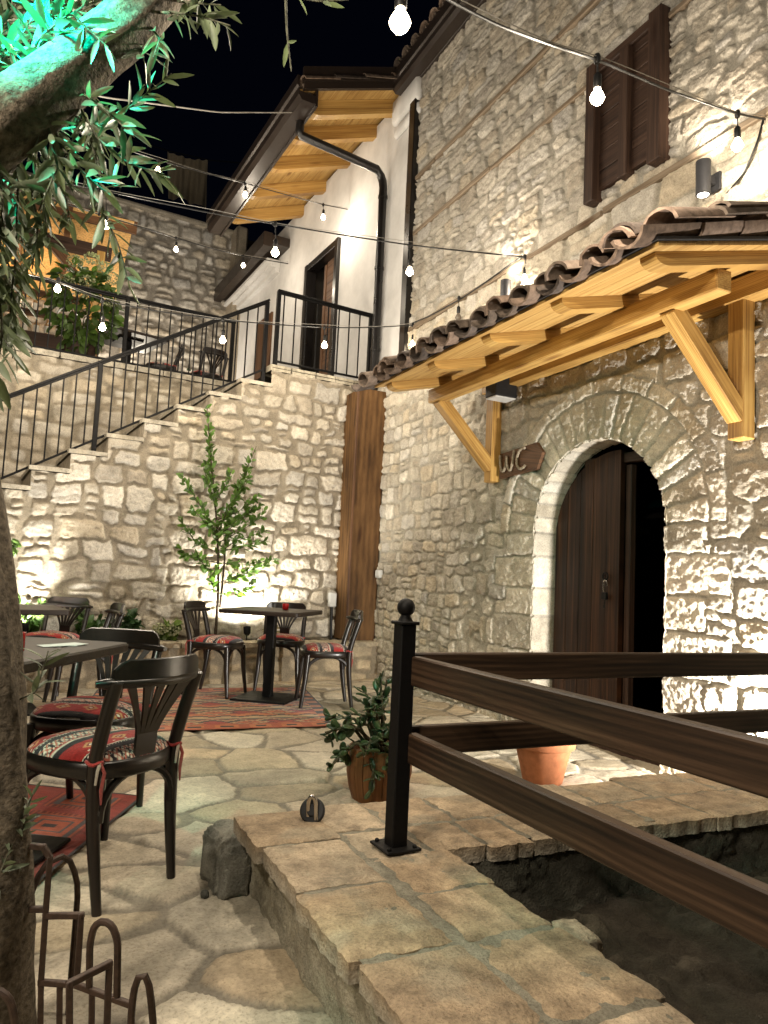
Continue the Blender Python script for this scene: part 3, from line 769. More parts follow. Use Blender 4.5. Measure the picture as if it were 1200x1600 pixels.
while x < 3.38:
    x2 = x+.108
    v = [(q, y, zb(q)+.067+t) for t in (0, .02) for q in (x, x2-.003) for y in (2.22, 5.05)]
    lc = np.array([(y, q, t) for t in (0, .02) for q in (0, .105) for y in (0, 2.9)])+rng.uniform(-9, 9, 3)
    mb.add(v, [[0, 1, 3, 2], [4, 5, 7, 6], [0, 1, 5, 4], [2, 3, 7, 6], [0, 2, 6, 4], [1, 3, 7, 5]], lc); x = x2
CP(mb.build('soffit_boards', M['pine_board'], None, 0))
mb = MB()
v = [(q, y, zb(q)+.088+t) for t in (0, .012) for q in (2.255, 3.39) for y in (2.2, 5.07)]
mb.add(v, [[0, 1, 3, 2], [4, 5, 7, 6], [0, 1, 5, 4], [2, 3, 7, 6], [0, 2, 6, 4], [1, 3, 7, 5]])
CP(mb.build('roofing_felt', M['black_plastic'], None, 0))
mb = MB(); y = 2.17; sd = V3(1, 0, SL)/math.hypot(1, SL)
while y < 5.16:
    for row in range(4):
        j = lambda a: random.uniform(-a, a)
        x0 = 2.18+row*.30+j(.03)
        pz = zb(x0)+.095+row*.006
        barrel(mb, (x0+j(.01), y+.1+j(.012), pz+.055), sd+V3(0, j(.03), .05), (0, j(.1), 1), .40, .098, .078, False, tcol(), 8, .016, PI*.9)
    for row in range(4):
        x0 = 2.21+row*.30+j(.035)
        pz = zb(x0)+.135+row*.006
        barrel(mb, (x0, y+j(.015), pz+j(.006)), sd+V3(0, j(.05), .06), (0, j(.12), 1), .40, .092, .074, True, tcol(), 8, .016, PI*.95)
        if random.random() < .35: barrel(mb, (x0+.02, y+j(.02), pz+.02+j(.006)), sd+V3(0, j(.06), .06), (0, j(.2), 1), .40, .092, .074, True, tcol(), 8, .016, PI*.9)
    y += .195
CP(mb.build('roof_tiles', M['tile'], None, 40))
for y in (2.655, 4.98):
    mb = MB(); mb.box((XW-.065, y, 2.245), (.09, .10, .75), ch=.005)
    br = CP(mb.build('bracket_post', M['pine'], None, 0))
    for q in (-.022, .022):
        pc = np.array((3.275, y+q, 2.026))+V3(-.703, 0, -.711)*.0465; F_ = frame((-.703, 0, -.711)); mb = MB(); mb.lathe([(.0065, 0), (.0065, .002), (.003, .0015), (0, .001)], 10, pc, np.stack([F_[:, 1], F_[:, 2], F_[:, 0]], 1)); CP(mb.build('screw', M['iron'], None, 40))
    mb = MB(); mb.bar((XW-.085, y, 1.985), (2.815, y, 2.475), .092, .092, ch=.005); CP(mb.build('bracket_strut', M['pine'], None, 0))
# ================================================================== LOW WALL with basin, fence
lw = empty('low_wall', (1.0, 2.2, 0), 0, 'low rough stone wall with split slab top around the dark sunken basin', 'wall')
LW = lambda o: par(o, lw)
T1 = [(.45, .335, .215), (.50, .39, .26), (.42, .32, .21), (.52, .42, .295)]
SIDE = (.50, .45, .36)
mb = MB()
y = 2.455
for w in (.30, .33, .36, .31, .38, .34, .30):         # outer row along the near leg
    slab(mb, .685+random.uniform(-.012, .012), .925+random.uniform(-.01, .02), y-w+.014, y, .198, .253+random.uniform(-.003, .003), random.choice(T1), .009, .004, .011, SIDE); y -= w
y = 1.99
for w in (.27, .26, .33, .29, .34, .3):               # inner row along the basin
    slab(mb, .965+random.uniform(-.012, .012), 1.21+random.uniform(-.012, .012), y-w+.012, y, .2, .25+random.uniform(-.003, .003), random.choice(T1), .012, .004, .011, SIDE); y -= w
x = .945
for w in (.20, .25, .30, .33, .28, .36, .3, .33):     # far leg, back row
    slab(mb, x, x+w-.012, 2.22, 2.475+random.uniform(-.02, .012), .2, .25+random.uniform(-.003, .003), random.choice(T1), .013, .004, .011, SIDE); x += w
x = .95
for w in (.22, .19, .17, .24, .30, .27, .33, .28, .3):  # far leg, basin row
    slab(mb, x, x+w-.01, 1.965+random.uniform(-.015, .01), 2.205, .195, .249+random.uniform(-.003, .003), random.choice(T1), .012, .004, .011, SIDE); x += w
LW(mb.build('coping', M['coping'], None, 45))
U, W = gridUV(.70, 1.19, .25, 2.44, .012)
Z = .2445+(fbm(U/.05, W/.05, 5, 4)-.5)*.012
Cm = np.ones(U.shape+(3,))*np.array((.29, .27, .21))*(.7+.6*fbm(U/.06, W/.06, 9, 4))[..., None]
LW(grid_mesh('mortar_bed', np.stack([U, W, Z], -1), Cm, M['rough']))
U, W = gridUV(.95, 3.3, 1.99, 2.46, .015)
Z = .2435+(fbm(U/.05, W/.05, 5, 4)-.5)*.012
Cm = np.ones(U.shape+(3,))*np.array((.29, .27, .21))*(.7+.6*fbm(U/.06, W/.06, 9, 4))[..., None]
LW(grid_mesh('mortar_bed', np.stack([U, W, Z], -1), Cm, M['rough']))
def roughface(name, A, B, z0, z1, nrm, seed, tones, amp=.03, mat='rough', mort=(.36, .33, .25), res=.011):
    A = np.array(A, float); B = np.array(B, float); Ln = np.linalg.norm(B-A)
    U, W = gridUV(0, Ln, z0, z1, res)
    st = rows(-.2, Ln+.2, z0-.05, z1+.05, (.09, .17), (.13, .34), .2, .3)
    d, ID = rubble(U, W, st, .05, .2, .02, seed)
    h, C, m = stone_surface(U, W, d, ID, len(st), .02, .03, .018, mort, .014, seed, tones, 0)
    h = h+(fbm(U/.16, W/.16, seed+2, 5, .6)-.5)*amp*2
    sm = sst((fbm(U/.2, W/.2, seed+4, 4)-.45)*5)[..., None]; C = C*(1-.7*sm)+np.array(mort)*(.6+.8*fbm(U/.04, W/.04, seed+6, 4))[..., None]*.7*sm
    t = U/Ln
    P = np.stack([A[0]+(B[0]-A[0])*t+nrm[0]*h, A[1]+(B[1]-A[1])*t+nrm[1]*h, W], -1)
    return LW(grid_mesh(name, P, C, M[mat]))
ft = np.array([(.50, .44, .33), (.44, .39, .29), (.52, .45, .32), (.40, .36, .28)])
roughface('outer_face', (.735, .25), (.735, 2.44), -.05, .215, (-1, 0), 61, ft)
roughface('back_face', (.72, 2.45), (3.3, 2.45), -.05, .215, (0, 1), 62, ft)
roughface('basin_face', (1.19, 1.985), (3.3, 1.985), -.02, .205, (0, -1), 63, np.array([(.12, .117, .092)]), .004, 'rough', (.115, .11, .088))
roughface('basin_face', (1.185, .25), (1.185, 1.985), -.02, .205, (1, 0), 64, np.array([(.12, .117, .092)]), .01, 'rough', (.115, .11, .088))
U, W = gridUV(1.15, 3.4, .2, 2.0, .018)
Z = .005+(fbm(U/.18, W/.18, 15, 5, .6)-.5)*.06+sst((fbm(U/.06, W/.06, 18, 3)-.6)*8)*.02
bs_ = [(random.uniform(1.1, 3.4), random.uniform(.2, 2.0), *(lambda q: (q, q*.8))(random.uniform(.03, .12))) for _ in range(420)]
d, ID = rubble(U, W, bs_, .03, .2, .01, 70, 2)
h, Cm, m = stone_surface(U, W, d, ID, len(bs_), .012, .014, .022, (.04, .034, .025), .008, 71, np.array([(.085, .073, .054), (.06, .052, .04), (.10, .085, .062), (.05, .043, .033)]), 0)
Z = Z+h
tag(grid_mesh('basin_floor', np.stack([U, W, Z], -1), Cm, M['rough']), kind='structure')
def rock(name, c, s, col, mat, seed, n=26, sq=.6):
    th, ph = np.meshgrid(np.linspace(0, 2*PI, n*2), np.linspace(-PI/2, PI/2, n))
    x, y, z = np.cos(ph)*np.cos(th), np.cos(ph)*np.sin(th), np.sin(ph)
    pw = lambda a: np.sign(a)*np.abs(a)**sq
    k = 1+((fbm(np.cos(th)*1.6+9, np.sin(th)*1.6+ph*1.8, seed, 5, .62)-.5)*.75)*np.cos(ph)
    P = np.stack([c[0]+pw(x)*s[0]*k, c[1]+pw(y)*s[1]*k, c[2]+pw(z)*s[2]*k], -1)
    P[:, -1] = P[:, 0]
    C = np.ones(P.shape)*np.array(col)*(.6+.8*fbm(th*3, ph*3, seed+3, 4))[..., None]
    return grid_mesh(name, P, C, mat)
o = rock('mortar_lump', (.69, 2.53, .075), (.07, .10, .112), (.23, .225, .19), M['rough'], 8, 44, .42); LW(o); o['label'] = 'dark grey lump of set cement at the end of the low wall'
tag(rock('pebble', (.60, 2.46, .012), (.014, .016, .013), (.1, .1, .085), M['rough'], 9, 10, .9), 'small grey pebble lying by the cement lump at the wall end', 'pebble')
tag(rock('loose_stone', (1.245, 1.44, .215), (.045, .06, .035), (.40, .34, .25), M['rough'], 12, 16, .7), 'small pale chunk of stone lodged at the basin edge below the slabs', 'stone')

fence = empty('rail_fence', (1.06, 2.03, .25), 0, 'black iron corner post carrying dark stained timber rails around the basin', 'fence')
FN = lambda o: par(o, fence)
mb = MB(); mb.box((1.06, 2.03, .585), (.052, .052, .66), rz=.05, ch=.003); FN(mb.build('post', M['iron'], None, 0))
mb = MB(); mb.box((1.06, 2.03, .257), (.115, .115, .008), rz=.05, ch=.002)
for a in (-.042, .042):
    for b in (-.042, .042): mb.lathe([(.007, 0), (.007, .006), (.003, .009)], 8, (1.06+a, 2.03+b, .261))
FN(mb.build('base_plate', M['iron'], None, 0))
mb = MB(); mb.box((1.06, 2.03, .919), (.066, .066, .010), rz=.05, ch=.002); mb.lathe([(.024, 0), (.018, .012), (.015, .018)], 20, (1.06, 2.03, .924))
mb.lathe([(.028*math.sin(t), .966-.028*math.cos(t)) for t in np.linspace(.3, PI, 12)], 24, (1.06, 2.03, 0))
FN(mb.build('finial', M['iron'], None, 50))
for (p0, p1) in (((1.092, 2.02, .775), (1.112, .1, .775)), ((1.092, 2.02, .545), (1.112, .1, .545)), ((1.075, 2.053, .782), (3.36, 2.07, .778)), ((1.075, 2.053, .558), (3.36, 2.07, .552))):
    mb = MB(); mb.bar(p0, p1, .034, .088, ch=.004); FN(mb.build('rail', M['rail'], None, 0))
mb = MB(); mb.box((3.34, 2.03, .585), (.052, .052, .66)); mb.box((3.34, 2.03, .257), (.115, .115, .008)); FN(mb.build('post', M['iron'], None, 0))

# ribbed black cap with bent steel handle on the wall
kn = empty('hose_fitting', (.905, 2.33, .25), math.radians(-30), 'black ribbed disc with bent steel handle standing on the slab top', 'fitting')
mb = MB(); Rx = np.array([[1, 0, 0], [0, .35, -.94], [0, .94, .35]])
mb.lathe([(.0, -.012), (.036, -.012), (.041, -.006), (.038, 0), (.041, .006), (.036, .012), (0, .012)], 26, (0, 0, .034), Rx); mb.lathe([(.02, .012), (.016, .02), (0, .02)], 16, (0, 0, .034), Rx)
mb.build('disc', M['black_plastic'], kn, 40)
mb = MB(); mb.tube([V3(-.012, -.012, .02+.03*0)+V3(0, 0, 0)]+[V3(-.012+.024*(1-math.cos(t))/2, -.014-.018*math.sin(t)*.5, .052+.034*math.sin(t)) for t in np.linspace(0, PI, 12)]+[V3(.016, -.02, .012)], .0075, 10)
mb.build('handle', M['chrome'], kn, 60)

# ================================================================== CHAIRS AND TABLES
def kilim_seat(X, Y):
    """bands across the depth of the seat"""
    t = ((Y+.035) % .205)/.205; red = np.array((.30, .022, .020)); C = np.ones(X.shape+(3,))*red
    blk = np.array((.018, .015, .017)); wh = np.array((.62, .56, .45)); org = np.array((.46, .24, .10))
    def band(a, b, c):
        k = (t >= a) & (t < b); C[k] = c; return k
    band(.0, .14, blk); k = band(.14, .165, wh)
    b = band(.20, .44, wh)
    u = X/.032; zz = np.abs(((t-.20)/.24)*2-1)
    lat = (np.abs((np.abs(u % 1-.5)*2)-zz) < .22) | (np.abs(u % 1-.5) < .06); C[b & lat] = blk*1.5
    dots = b & (np.abs((np.abs((u+.5) % 1-.5)*2)-zz) < .16); C[dots] = np.array((.42, .12, .08))
    band(.44, .47, blk); band(.47, .60, blk); k = (t >= .555) & (t < .58) & ((X/.012) % 1 < .5); C[k] = wh
    k = (t >= .60) & (t < .615); C[k] = wh
    tt = (t-.80)/.19; uu = (X/.115+.5*np.floor((Y+.035)/.205)) % 1-.5
    dia = np.abs(uu)*2.2+np.abs(tt); C[(dia < .62) & (t > .62)] = org; C[(dia < .36) & (t > .62)] = red*.6; C[(dia < .16) & (t > .62)] = wh
    k = (t > .66) & (t < .69) & ((X/.05) % 1 < .22); C[k] = wh
    C *= (.75+.5*fbm(X/.01, Y/.004, 7, 3))[..., None]
    return C
def ol(t, s=1, hw=.212, hd=.208, p=2.7):
    c, q = math.cos(t), math.sin(t)
    x = math.copysign(abs(c)**(2/p), c)*hw*s; y = math.copysign(abs(q)**(2/p), q)*hd*s
    return x*(1+.05*y/hd), y
def make_chair(label):
    root = empty('cafe_chair', (0, 0, 0), 0, label, 'chair', 'dark bentwood cafe chairs in the courtyard')
    A = [2*PI*k/48 for k in range(48)]
    mb = MB(); loops = [(.96, .388), (1, .396), (1, .437), (.97, .444)]
    v = [(*ol(a, s), z) for s, z in loops for a in A]; n = 48
    mb.add(v, [[i*n+k, i*n+(k+1) % n, (i+1)*n+(k+1) % n, (i+1)*n+k] for i in range(3) for k in range(n)]+[list(range(n))[::-1], [3*n+k for k in range(n)]])
    mb.build('seat_frame', M['chair'], root, 50)
    g = np.linspace(-1, 1, 110); a, b = np.meshgrid(g, g)
    x = a*np.sqrt(1-b*b/2); y = b*np.sqrt(1-a*a/2); r = np.hypot(x, y); t = np.arctan2(y, x)
    c, q = np.cos(t), np.sin(t); px = np.sign(c)*np.abs(c)**(2/2.7)*.205; py = np.sign(q)*np.abs(q)**(2/2.7)*.20
    X = px*r*(1+.05*py*r/.2); Y = py*r
    Z = .440+.048*np.power(np.clip(1-r**3.2, 0, 1), .55)+(fbm(X/.05, Y/.05, 3, 3)-.5)*.006
    grid_mesh('seat_cushion', np.stack([X, Y, Z], -1), kilim_seat(X, Y), M['kilim'], root)
    for sx in (-1, 1):
        mb = MB(); mb.tube([(sx*.165, .165, .41), (sx*.172, .178, .22), (sx*.188, .205, 0)], [.023, .021, .0145], 8); mb.build('front_leg', M['chair'], root, 50)
        zs = np.linspace(0, 1, 9); pts = []
        for z in np.linspace(0, .70, 12):
            yy = -.205+.045*math.sin(min(1, z/.43)*PI/2)-.075*max(0, (z-.43)/.27)**1.2
            pts.append((sx*(.158+.022*z/.7), yy, z))
        mb = MB(); mb.tube(pts, [.0145+.0075*min(1, z/.3) for z in np.linspace(0, .70, 12)], 8); mb.build('rear_leg', M['chair'], root, 50)
        mb = MB()                                  # tie of the cushion round the rear leg
        c = V3(sx*.172, -.160, .447)
        mb.tube([c+V3(.024*math.cos(t), .024*math.sin(t), .004*math.sin(3*t)) for t in np.linspace(0, 2*PI, 14)], .006, 6, col=(.3, .04, .035))
        mb.tube([c+V3(sx*.0, -.024, 0), c+V3(.012, -.032, -.03), c+V3(.006, -.03, -.08), c+V3(.012, -.028, -.125)], [.007, .006, .006, .003], 6, col=(.28, .06, .05))
        mb.tube([c+V3(sx*.0, -.024, 0), c+V3(-.014, -.03, -.02), c+V3(-.018, -.03, -.06)], [.006, .005, .004], 6, col=(.35, .3, .24))
        mb.build('cushion_tie', M['kilim'], root, 50)
    def arch(p, q):
        p, q = np.array(p, float), np.array(q, float); pts = []
        for t in np.linspace(0, PI, 17):
            w = (1-math.cos(t))/2; pts.append(p+(q-p)*w+V3(0, 0, .135*math.sin(t)**.8))
        mb = MB(); mb.tube(pts, .0125, 6, flat=1.0); mb.build('brace', M['chair'], root, 50)
    fl, fr, rl, rr_ = (-.160, .18, .265), (.160, .18, .265), (-.152, -.178, .265), (.152, -.178, .265)
    arch(fl, fr); arch(rl, rr_); arch((-.172, .165, .265), (-.164, -.165, .265)); arch((.172, .165, .265), (.164, -.165, .265))
    yb = lambda x: -.272+.075*(x/.225)**2
    xs = np.linspace(-.226, .226, 19)
    mb = MB(); mb.tube([(x, yb(x), .692) for x in xs], [.010]+[.0165]*17+[.010], 10, flat=1.15); mb.build('back_rail', M['chair'], root, 50)
    mb = MB(); xs = np.linspace(-.185, .185, 21); v = []
    for x in xs:
        e_ = min(1, (.185-abs(x))/.03); zt_ = .732+.030*e_**.7; 
        for (dy, z) in ((-.011, .704), (-.010, zt_), (-.004, zt_+.004), (.006, zt_), (.008, .704)): v.append((x, yb(x)+dy-.004, z))
    f = [[i*5+k, i*5+(k+1) % 5, (i+1)*5+(k+1) % 5, (i+1)*5+k] for i in range(20) for k in range(5)]+[[0, 1, 2, 3, 4], [100+k for k in range(5)][::-1]]
    mb.add(v, f); mb.build('crest', M['chair'], root, 40)
    mb = MB(); n = 6
    for k in range(n):
        xt = (k-(n-1)/2)*.053; xb = (k-(n-1)/2)*.0155; v = []
        for t in np.linspace(0, 1, 8):
            x = xb+(xt-xb)*t**1.25; yy = -.196+(yb(xt)+.196)*t**1.1-.002; z = .515+.172*t; w = .0088+.0085*t**1.3-.002*math.sin(t*PI)
            for (a_, b_) in ((-w, -.004), (w, -.004), (w, .004), (-w, .004)): v.append((x+a_, yy+b_, z))
        mb.add(v, [[i*4+q, i*4+(q+1) % 4, (i+1)*4+(q+1) % 4, (i+1)*4+q] for i in range(7) for q in range(4)])
    pl = [(-.046, .53), (-.044, .46), (-.035, .40), (-.022, .385), (.022, .385), (.035, .40), (.044, .46), (.046, .53)]
    v = [(x, -.190-.05*(z-.385)+dy, z) for dy in (-.005, .005) for (x, z) in pl]
    mb.add(v, [list(range(8)), [8+k for k in range(8)][::-1]]+[[k, 8+k, 8+(k+1) % 8, (k+1) % 8] for k in range(8)])
    mb.build('splat', M['chair'], root, 40)
    return root
ch0 = None
def chair(x, y, fx, fy, label):
    global ch0
    rz = math.atan2(-fx, fy)
    if ch0 is None: ch0 = make_chair(label); c = ch0
    else: c = copy_tree(ch0)
    c.location = (x, y, .018 if y > 5 and x > .8 else 0); c.rotation_euler = (0, 0, rz); c['label'] = label
    return c
CH = [(.275, 2.70, -.605, .797, 'nearest dark cafe chair, seen from behind, pushed up to the large near table'),
      (.29, 3.36, -.50, -.87, 'dark cafe chair on the far right side of the near table, facing the camera'),
      (.23, 6.72, -.5, -.87, 'dark cafe chair behind the back left table, its back against the plants'),
      (.42, 6.05, -.97, -.1, 'dark cafe chair at the right of the back left table, seen edge on'),
      (1.50, 6.30, .78, -.62, 'dark cafe chair on the left of the table with the red candle, seat facing right'),
      (2.14, 6.52, -.42, -.9, 'dark cafe chair behind the table with the red candle, under the white junction box'),
      (2.24, 5.66, -.93, .22, 'dark cafe chair right of the table with the red candle, nearest the jade plant')]
for c in CH: chair(*c)

def make_table(label):
    root = empty('cafe_table', (0, 0, 0), 0, label, 'table', 'square dark pedestal tables in the courtyard')
    r = .035; hw = .385; poly = []
    for (cx, cy, a0) in ((1, 1, 0), (-1, 1, 90), (-1, -1, 180), (1, -1, 270)):
        for k in range(6):
            a = math.radians(a0+18*k); poly.append((cx*(hw-r)+r*math.cos(a), cy*(hw-r)+r*math.sin(a)))
    mb = MB(); n = len(poly); lv = [(.985, .695), (1, .70), (1, .724), (.985, .731)]
    v = [(x*s, y*s, z) for s, z in lv for x, y in poly]
    mb.add(v, [[i*n+k, i*n+(k+1) % n, (i+1)*n+(k+1) % n, (i+1)*n+k] for i in range(3) for k in range(n)]+[list(range(n))[::-1], [3*n+k for k in range(n)]])
    mb.build('table_top', M['tabletop'], root, 30)
    mb = MB(); mb.box((0, 0, .355), (.08, .08, .68), ch=.004); mb.box((0, 0, .688), (.3, .3, .012)); mb.build('column', M['iron'], root, 0)
    mb = MB(); mb.box((0, 0, .010), (.53, .53, .016), ch=.004); mb.build('base_plate', M['iron'], root, 0)
    return root
t0 = make_table('near dark square table at the left edge, close to the olive trunk')
t0.location = (-.135, 2.95, .022); t0.rotation_euler = (0, 0, math.atan2(.85, .52)+PI/2)
t1 = copy_tree(t0); t1.location = (1.87, 5.98, .022); t1.rotation_euler = (0, 0, math.radians(-38)); t1['label'] = 'dark square table with a small red candle, standing on the large patterned rug'
t1.scale = (.88, .88, 1); t2 = copy_tree(t0); t2.scale = (.9, .9, 1); t2.location = (-.09, 5.86, 0); t2.rotation_euler = (0, 0, math.radians(8)); t2['label'] = 'back left dark square table by the planter bed, lit from behind'

def candle(x, y, z, label, s=1):
    root = empty('candle_holder', (x, y, z), 0, label, 'candle')
    mb = MB(); mb.lathe([(.022*s, 0), (.026*s, .004*s), (.027*s, .05*s), (.024*s, .05*s), (.023*s, .008*s), (0, .008*s)], 20); mb.build('glass', M['red_glass'], root, 50)
    mb = MB(); mb.lathe([(.021*s, .009*s), (.021*s, .03*s), (0, .032*s)], 16); mb.tube([(0, 0, .03*s), (.001, 0, .04*s)], .0015*s, 6); mb.build('wax', M['red_glass'], root, 50)
candle(1.98, 5.98, .754, 'small red glass candle holder on the middle table')
candle(-.02, 2.72, .754, 'red glass candle holder on the near table behind the olive trunk', 1.3)
tm = MB(); 
for a in range(3): tm.box((.12+a*.02, 2.93+a*.012, .7555+a*.0012), (.12, .07, .0012), rz=.3+a*.2, ch=.0003)
tag(tm.build('paper_napkin', M['white_plastic'], None, 0), 'white paper napkins lying on the near table top', 'napkin')

def rug(name, O, d1, d2, n1, n2, seed, style, label):
    O, d1, d2 = [np.array(a, float) for a in (O, d1, d2)]
    s, t = np.meshgrid(np.linspace(0, 1, n1), np.linspace(0, 1, n2)); l1, l2 = np.linalg.norm(d1), np.linalg.norm(d2)
    x, y = s*l1, t*l2
    red = np.array((.27, .035, .022)); org = np.array((.45, .145, .05)); dk = np.array((.03, .022, .024)); tan = np.array((.42, .27, .14)); grn = np.array((.07, .085, .06)); rus = np.array((.34, .075, .03))
    C = np.ones(s.shape+(3,))*red
    q = .018; xq = np.floor(x/q)*q; yq = np.floor(y/q)*q
    if style == 0:
        b = yq % .36; zig = np.abs((xq/.20) % 1-.5)*.11; r = (np.floor(yq/.36)).astype(int)
        C[b < .12+zig] = org; C[b < .055+zig*.9] = dk; C[b < .028+zig*.8] = tan
        C[(b > .27-zig) & (b < .30-zig)] = dk; C[(b > .30-zig) & (b < .33-zig)] = tan*.9; C[b > .34-zig*.8] = grn
        u = np.abs((xq/.46+.5*(r % 2)) % 1-.5)*.46; w = np.abs(b-.20)
        dm = u+w*1.7; C[dm < .17] = dk; C[dm < .145] = tan; C[dm < .10] = red*1.1; C[dm < .06] = org*1.2; C[dm < .03] = dk
        e = np.minimum(x, l1-x); C[e < .10] = np.where(((yq/.09).astype(int) % 2)[..., None] == 0, org, dk)[e < .10]; C[(e < .012) | (np.minimum(y, l2-y) < .012)] = dk
        ee = np.minimum(y, l2-y); kk = (ee < .15) & (e >= .1); bl = (np.abs((xq/.22) % 1-.5)*.22 < .075) & (np.abs(ee-.08) < .045); C[kk] = rus; C[kk & bl] = org; C[kk & bl & (np.abs((xq/.22) % 1-.5)*.22 < .04) & (np.abs(ee-.08) < .02)] = dk
    else:
        q = .012; xq = np.floor(x/q)*q; yq = np.floor(y/q)*q
        org = np.array((.36, .075, .03)); e = np.minimum(x, l1-x); ee = np.minimum(y, l2-y)
        u = np.abs((xq/.42) % 1-.5)*.42; w = np.abs((yq/.36+.2) % 1-.5)*.36; m_ = np.maximum(u, w)
        C[m_ < .15] = org; C[(m_ < .115) & (m_ > .10)] = dk*1.5+.03; C[(m_ < .07) & (m_ > .055)] = dk*1.5+.03; C[(u < .03) & (w < .02)] = dk
        cb = (m_ > .12) & (m_ < .15) & ((xq/.024) % 1 < .5); C[cb] = red*.6
        C[(e < .07) | (ee < .07)] = red*.9; C[(e < .014) | (ee < .014)] = dk
    C *= (.65+.7*fbm(x/.03, y/.006, seed, 3))[..., None]
    P = O+s[..., None]*d1+t[..., None]*d2
    P[..., 2] = .016+(fbm(x/.25, y/.25, seed+3, 3))*.006
    return tag(grid_mesh(name, P, C, M['kilim']), label, 'rug')
rug('kilim_rug', (.28, 4.97, 0), (1.78, -.13, 0), (.33, 1.70, 0), 300, 280, 5, 0, 'large orange and black kilim rug under the middle table')
rug('kilim_rug', (.563, 3.56, 0), (-.80, .56, 0), (-.55, -1.05, 0), 170, 200, 9, 1, 'smaller red kilim rug under the near table and nearest chair')

# ================================================================== RAILINGS
def railing(root, A, B, zb0, zb1, zt0, zt1, y0, posts, step, rail_h=.035):
    """between x=A and x=B on the line sy(y0,x); straight bottom bar and top rail"""
    f = lambda x, a, b: a+(b-a)*(x-A)/(B-A)
    p = lambda x, z: V3(x, sy(y0, x), z)
    mb = MB(); mb.bar(p(A, zt0), p(B, zt1), .045, .022, ch=.003); mb.bar(p(A, zt0-.024), p(B, zt1-.024), .03, .018, ch=.002); par(mb.build('top_rail', M['iron'], None, 0), root)
    mb = MB(); mb.bar(p(A, zb0), p(B, zb1), .028, .020, ch=.002); par(mb.build('bottom_rail', M['iron'], None, 0), root)
    x = A+step*.6
    while x < B-.02:
        if min([abs(x-q[0]) for q in posts]+[9]) > .045:
            mb = MB(); mb.bar(p(x, f(x, zb0, zb1)), p(x, f(x, zt0, zt1)-.02), .014, .014, up=(1, 0, 0), ch=.002); par(mb.build('baluster', M['iron'], None, 0), root)
        x += step
    for (x, z0, z1) in posts:
        mb = MB(); mb.box(p(x, (z0+z1)/2), (.042, .042, z1-z0), rz=SA, ch=.003); par(mb.build('post', M['iron'], None, 0), root)
rs = empty('stair_railing', (.5, sy(7.66, .5), 2.2), 0, 'black iron railing sloping up along the stone stair', 'railing')
zt_ = lambda x: 3.985+.606*(x-2.108)
zb_ = lambda x: 3.245+.606*(x-2.14)
railing(rs, -2.6, 2.12, zb_(-2.6), zb_(2.12), zt_(-2.6), zt_(2.12), 7.66, [(.475, 2.1, zt_(.475)-.02), (2.10, 3.05, zt_(2.10)-.01), (-1.15, 1.1, zt_(-1.15)-.02)], .108)
rl = empty('landing_railing', (2.8, sy(7.62, 2.8), 3.25), 0, 'short level black railing on the landing in front of the upper door', 'railing')
railing(rl, 2.205, 3.375, 3.33, 3.33, 4.115, 4.10, 7.64, [(2.22, 3.25, 4.11), (3.36, 3.25, 4.10)], .133)
rt = empty('terrace_railing', (-.5, sy(8.72, -.5), 3.26), 0, 'level black railing along the edge of the upper terrace', 'railing')
railing(rt, -4.2, 2.02, 3.31, 3.31, 4.055, 4.055, 8.72, [(.77, 3.26, 4.05), (1.99, 3.26, 4.05), (-.5, 3.26, 4.05), (-1.8, 3.26, 4.05)], .125)

# ================================================================== UPPER TERRACE FURNITURE
t3 = copy_tree(t0); t3.location = (.92, 9.75, zt); t3.rotation_euler = (0, 0, .25); t3['label'] = 'dark square table on the upper terrace beside the hydrangea'
c = chair(1.36, 9.85, -1, .1, 'dark cafe chair on the upper terrace facing the table by the hydrangea'); c.location = (1.36, 9.85, zt)
c = chair(1.75, 9.35, -.3, .95, 'low placed dark chair at the right end of the upper terrace railing'); c.location = (1.95, 9.9, zt-.0)
pg = empty('pergola_bar', (-1.2, 11.5, zt), 0, 'timber bar shelter with strand board ceiling at the left of the upper terrace', 'shelter')
PG = lambda o: par(o, pg)
for pp in ((.58, 11.0, 4.35), (-2.8, 11.0, 4.35), (.60, 12.9, 4.35)):
    mb = MB(); mb.box(pp, (.11, .11, 2.3)); PG(mb.build('post', M['pine'], None, 0))
mb = MB(); mb.bar((-4, 11.0, 5.62), (.72, 11.02, 5.50), .12, .17); PG(mb.build('beam', M['dark'], None, 0))
mb = MB(); mb.bar((-4, 10.6, 5.93), (1.0, 10.62, 5.80), .05, .18); PG(mb.build('fascia', M['stain'], None, 0))
for x in np.arange(-3.6, .7, .62):
    mb = MB(); mb.bar((x, 10.5, 5.82), (x, 13.2, 5.30), .08, .12); PG(mb.build('rafter', M['stain'], None, 0))
mb = MB(); mb.bar((.40, 11.05, 5.0), (-.05, 11.05, 5.45), .09, .09); PG(mb.build('brace', M['stain'], None, 0))
mb = MB(); mb.add([(-4.2, 10.5, 5.90), (.95, 10.5, 5.84), (.95, 13.2, 5.33), (-4.2, 13.2, 5.37)], [[0, 1, 2, 3]]); PG(mb.build('ceiling_board', M['osb'], None, 0))
mb = MB(); mb.box((-1.75, 11.35, 3.72), (4.3, .5, 1.0)); PG(mb.build('counter', M['dark'], None, 0))
sf = empty('bar_shelf', (-1.2, 11.6, 4.22), 0, 'dark shelves in the bar shelter holding rows of bottles', 'shelf')
mb = MB()
for z in (4.30, 4.62, 4.92): mb.box((-1.4, 11.55, z), (3.6, .25, .03))
for x in (-3.15, -1.9, -.7, .33): mb.box((x, 11.55, 4.6), (.03, .24, .7))
par(mb.build('shelf_board', M['stain'], None, 0), sf)
b0 = None
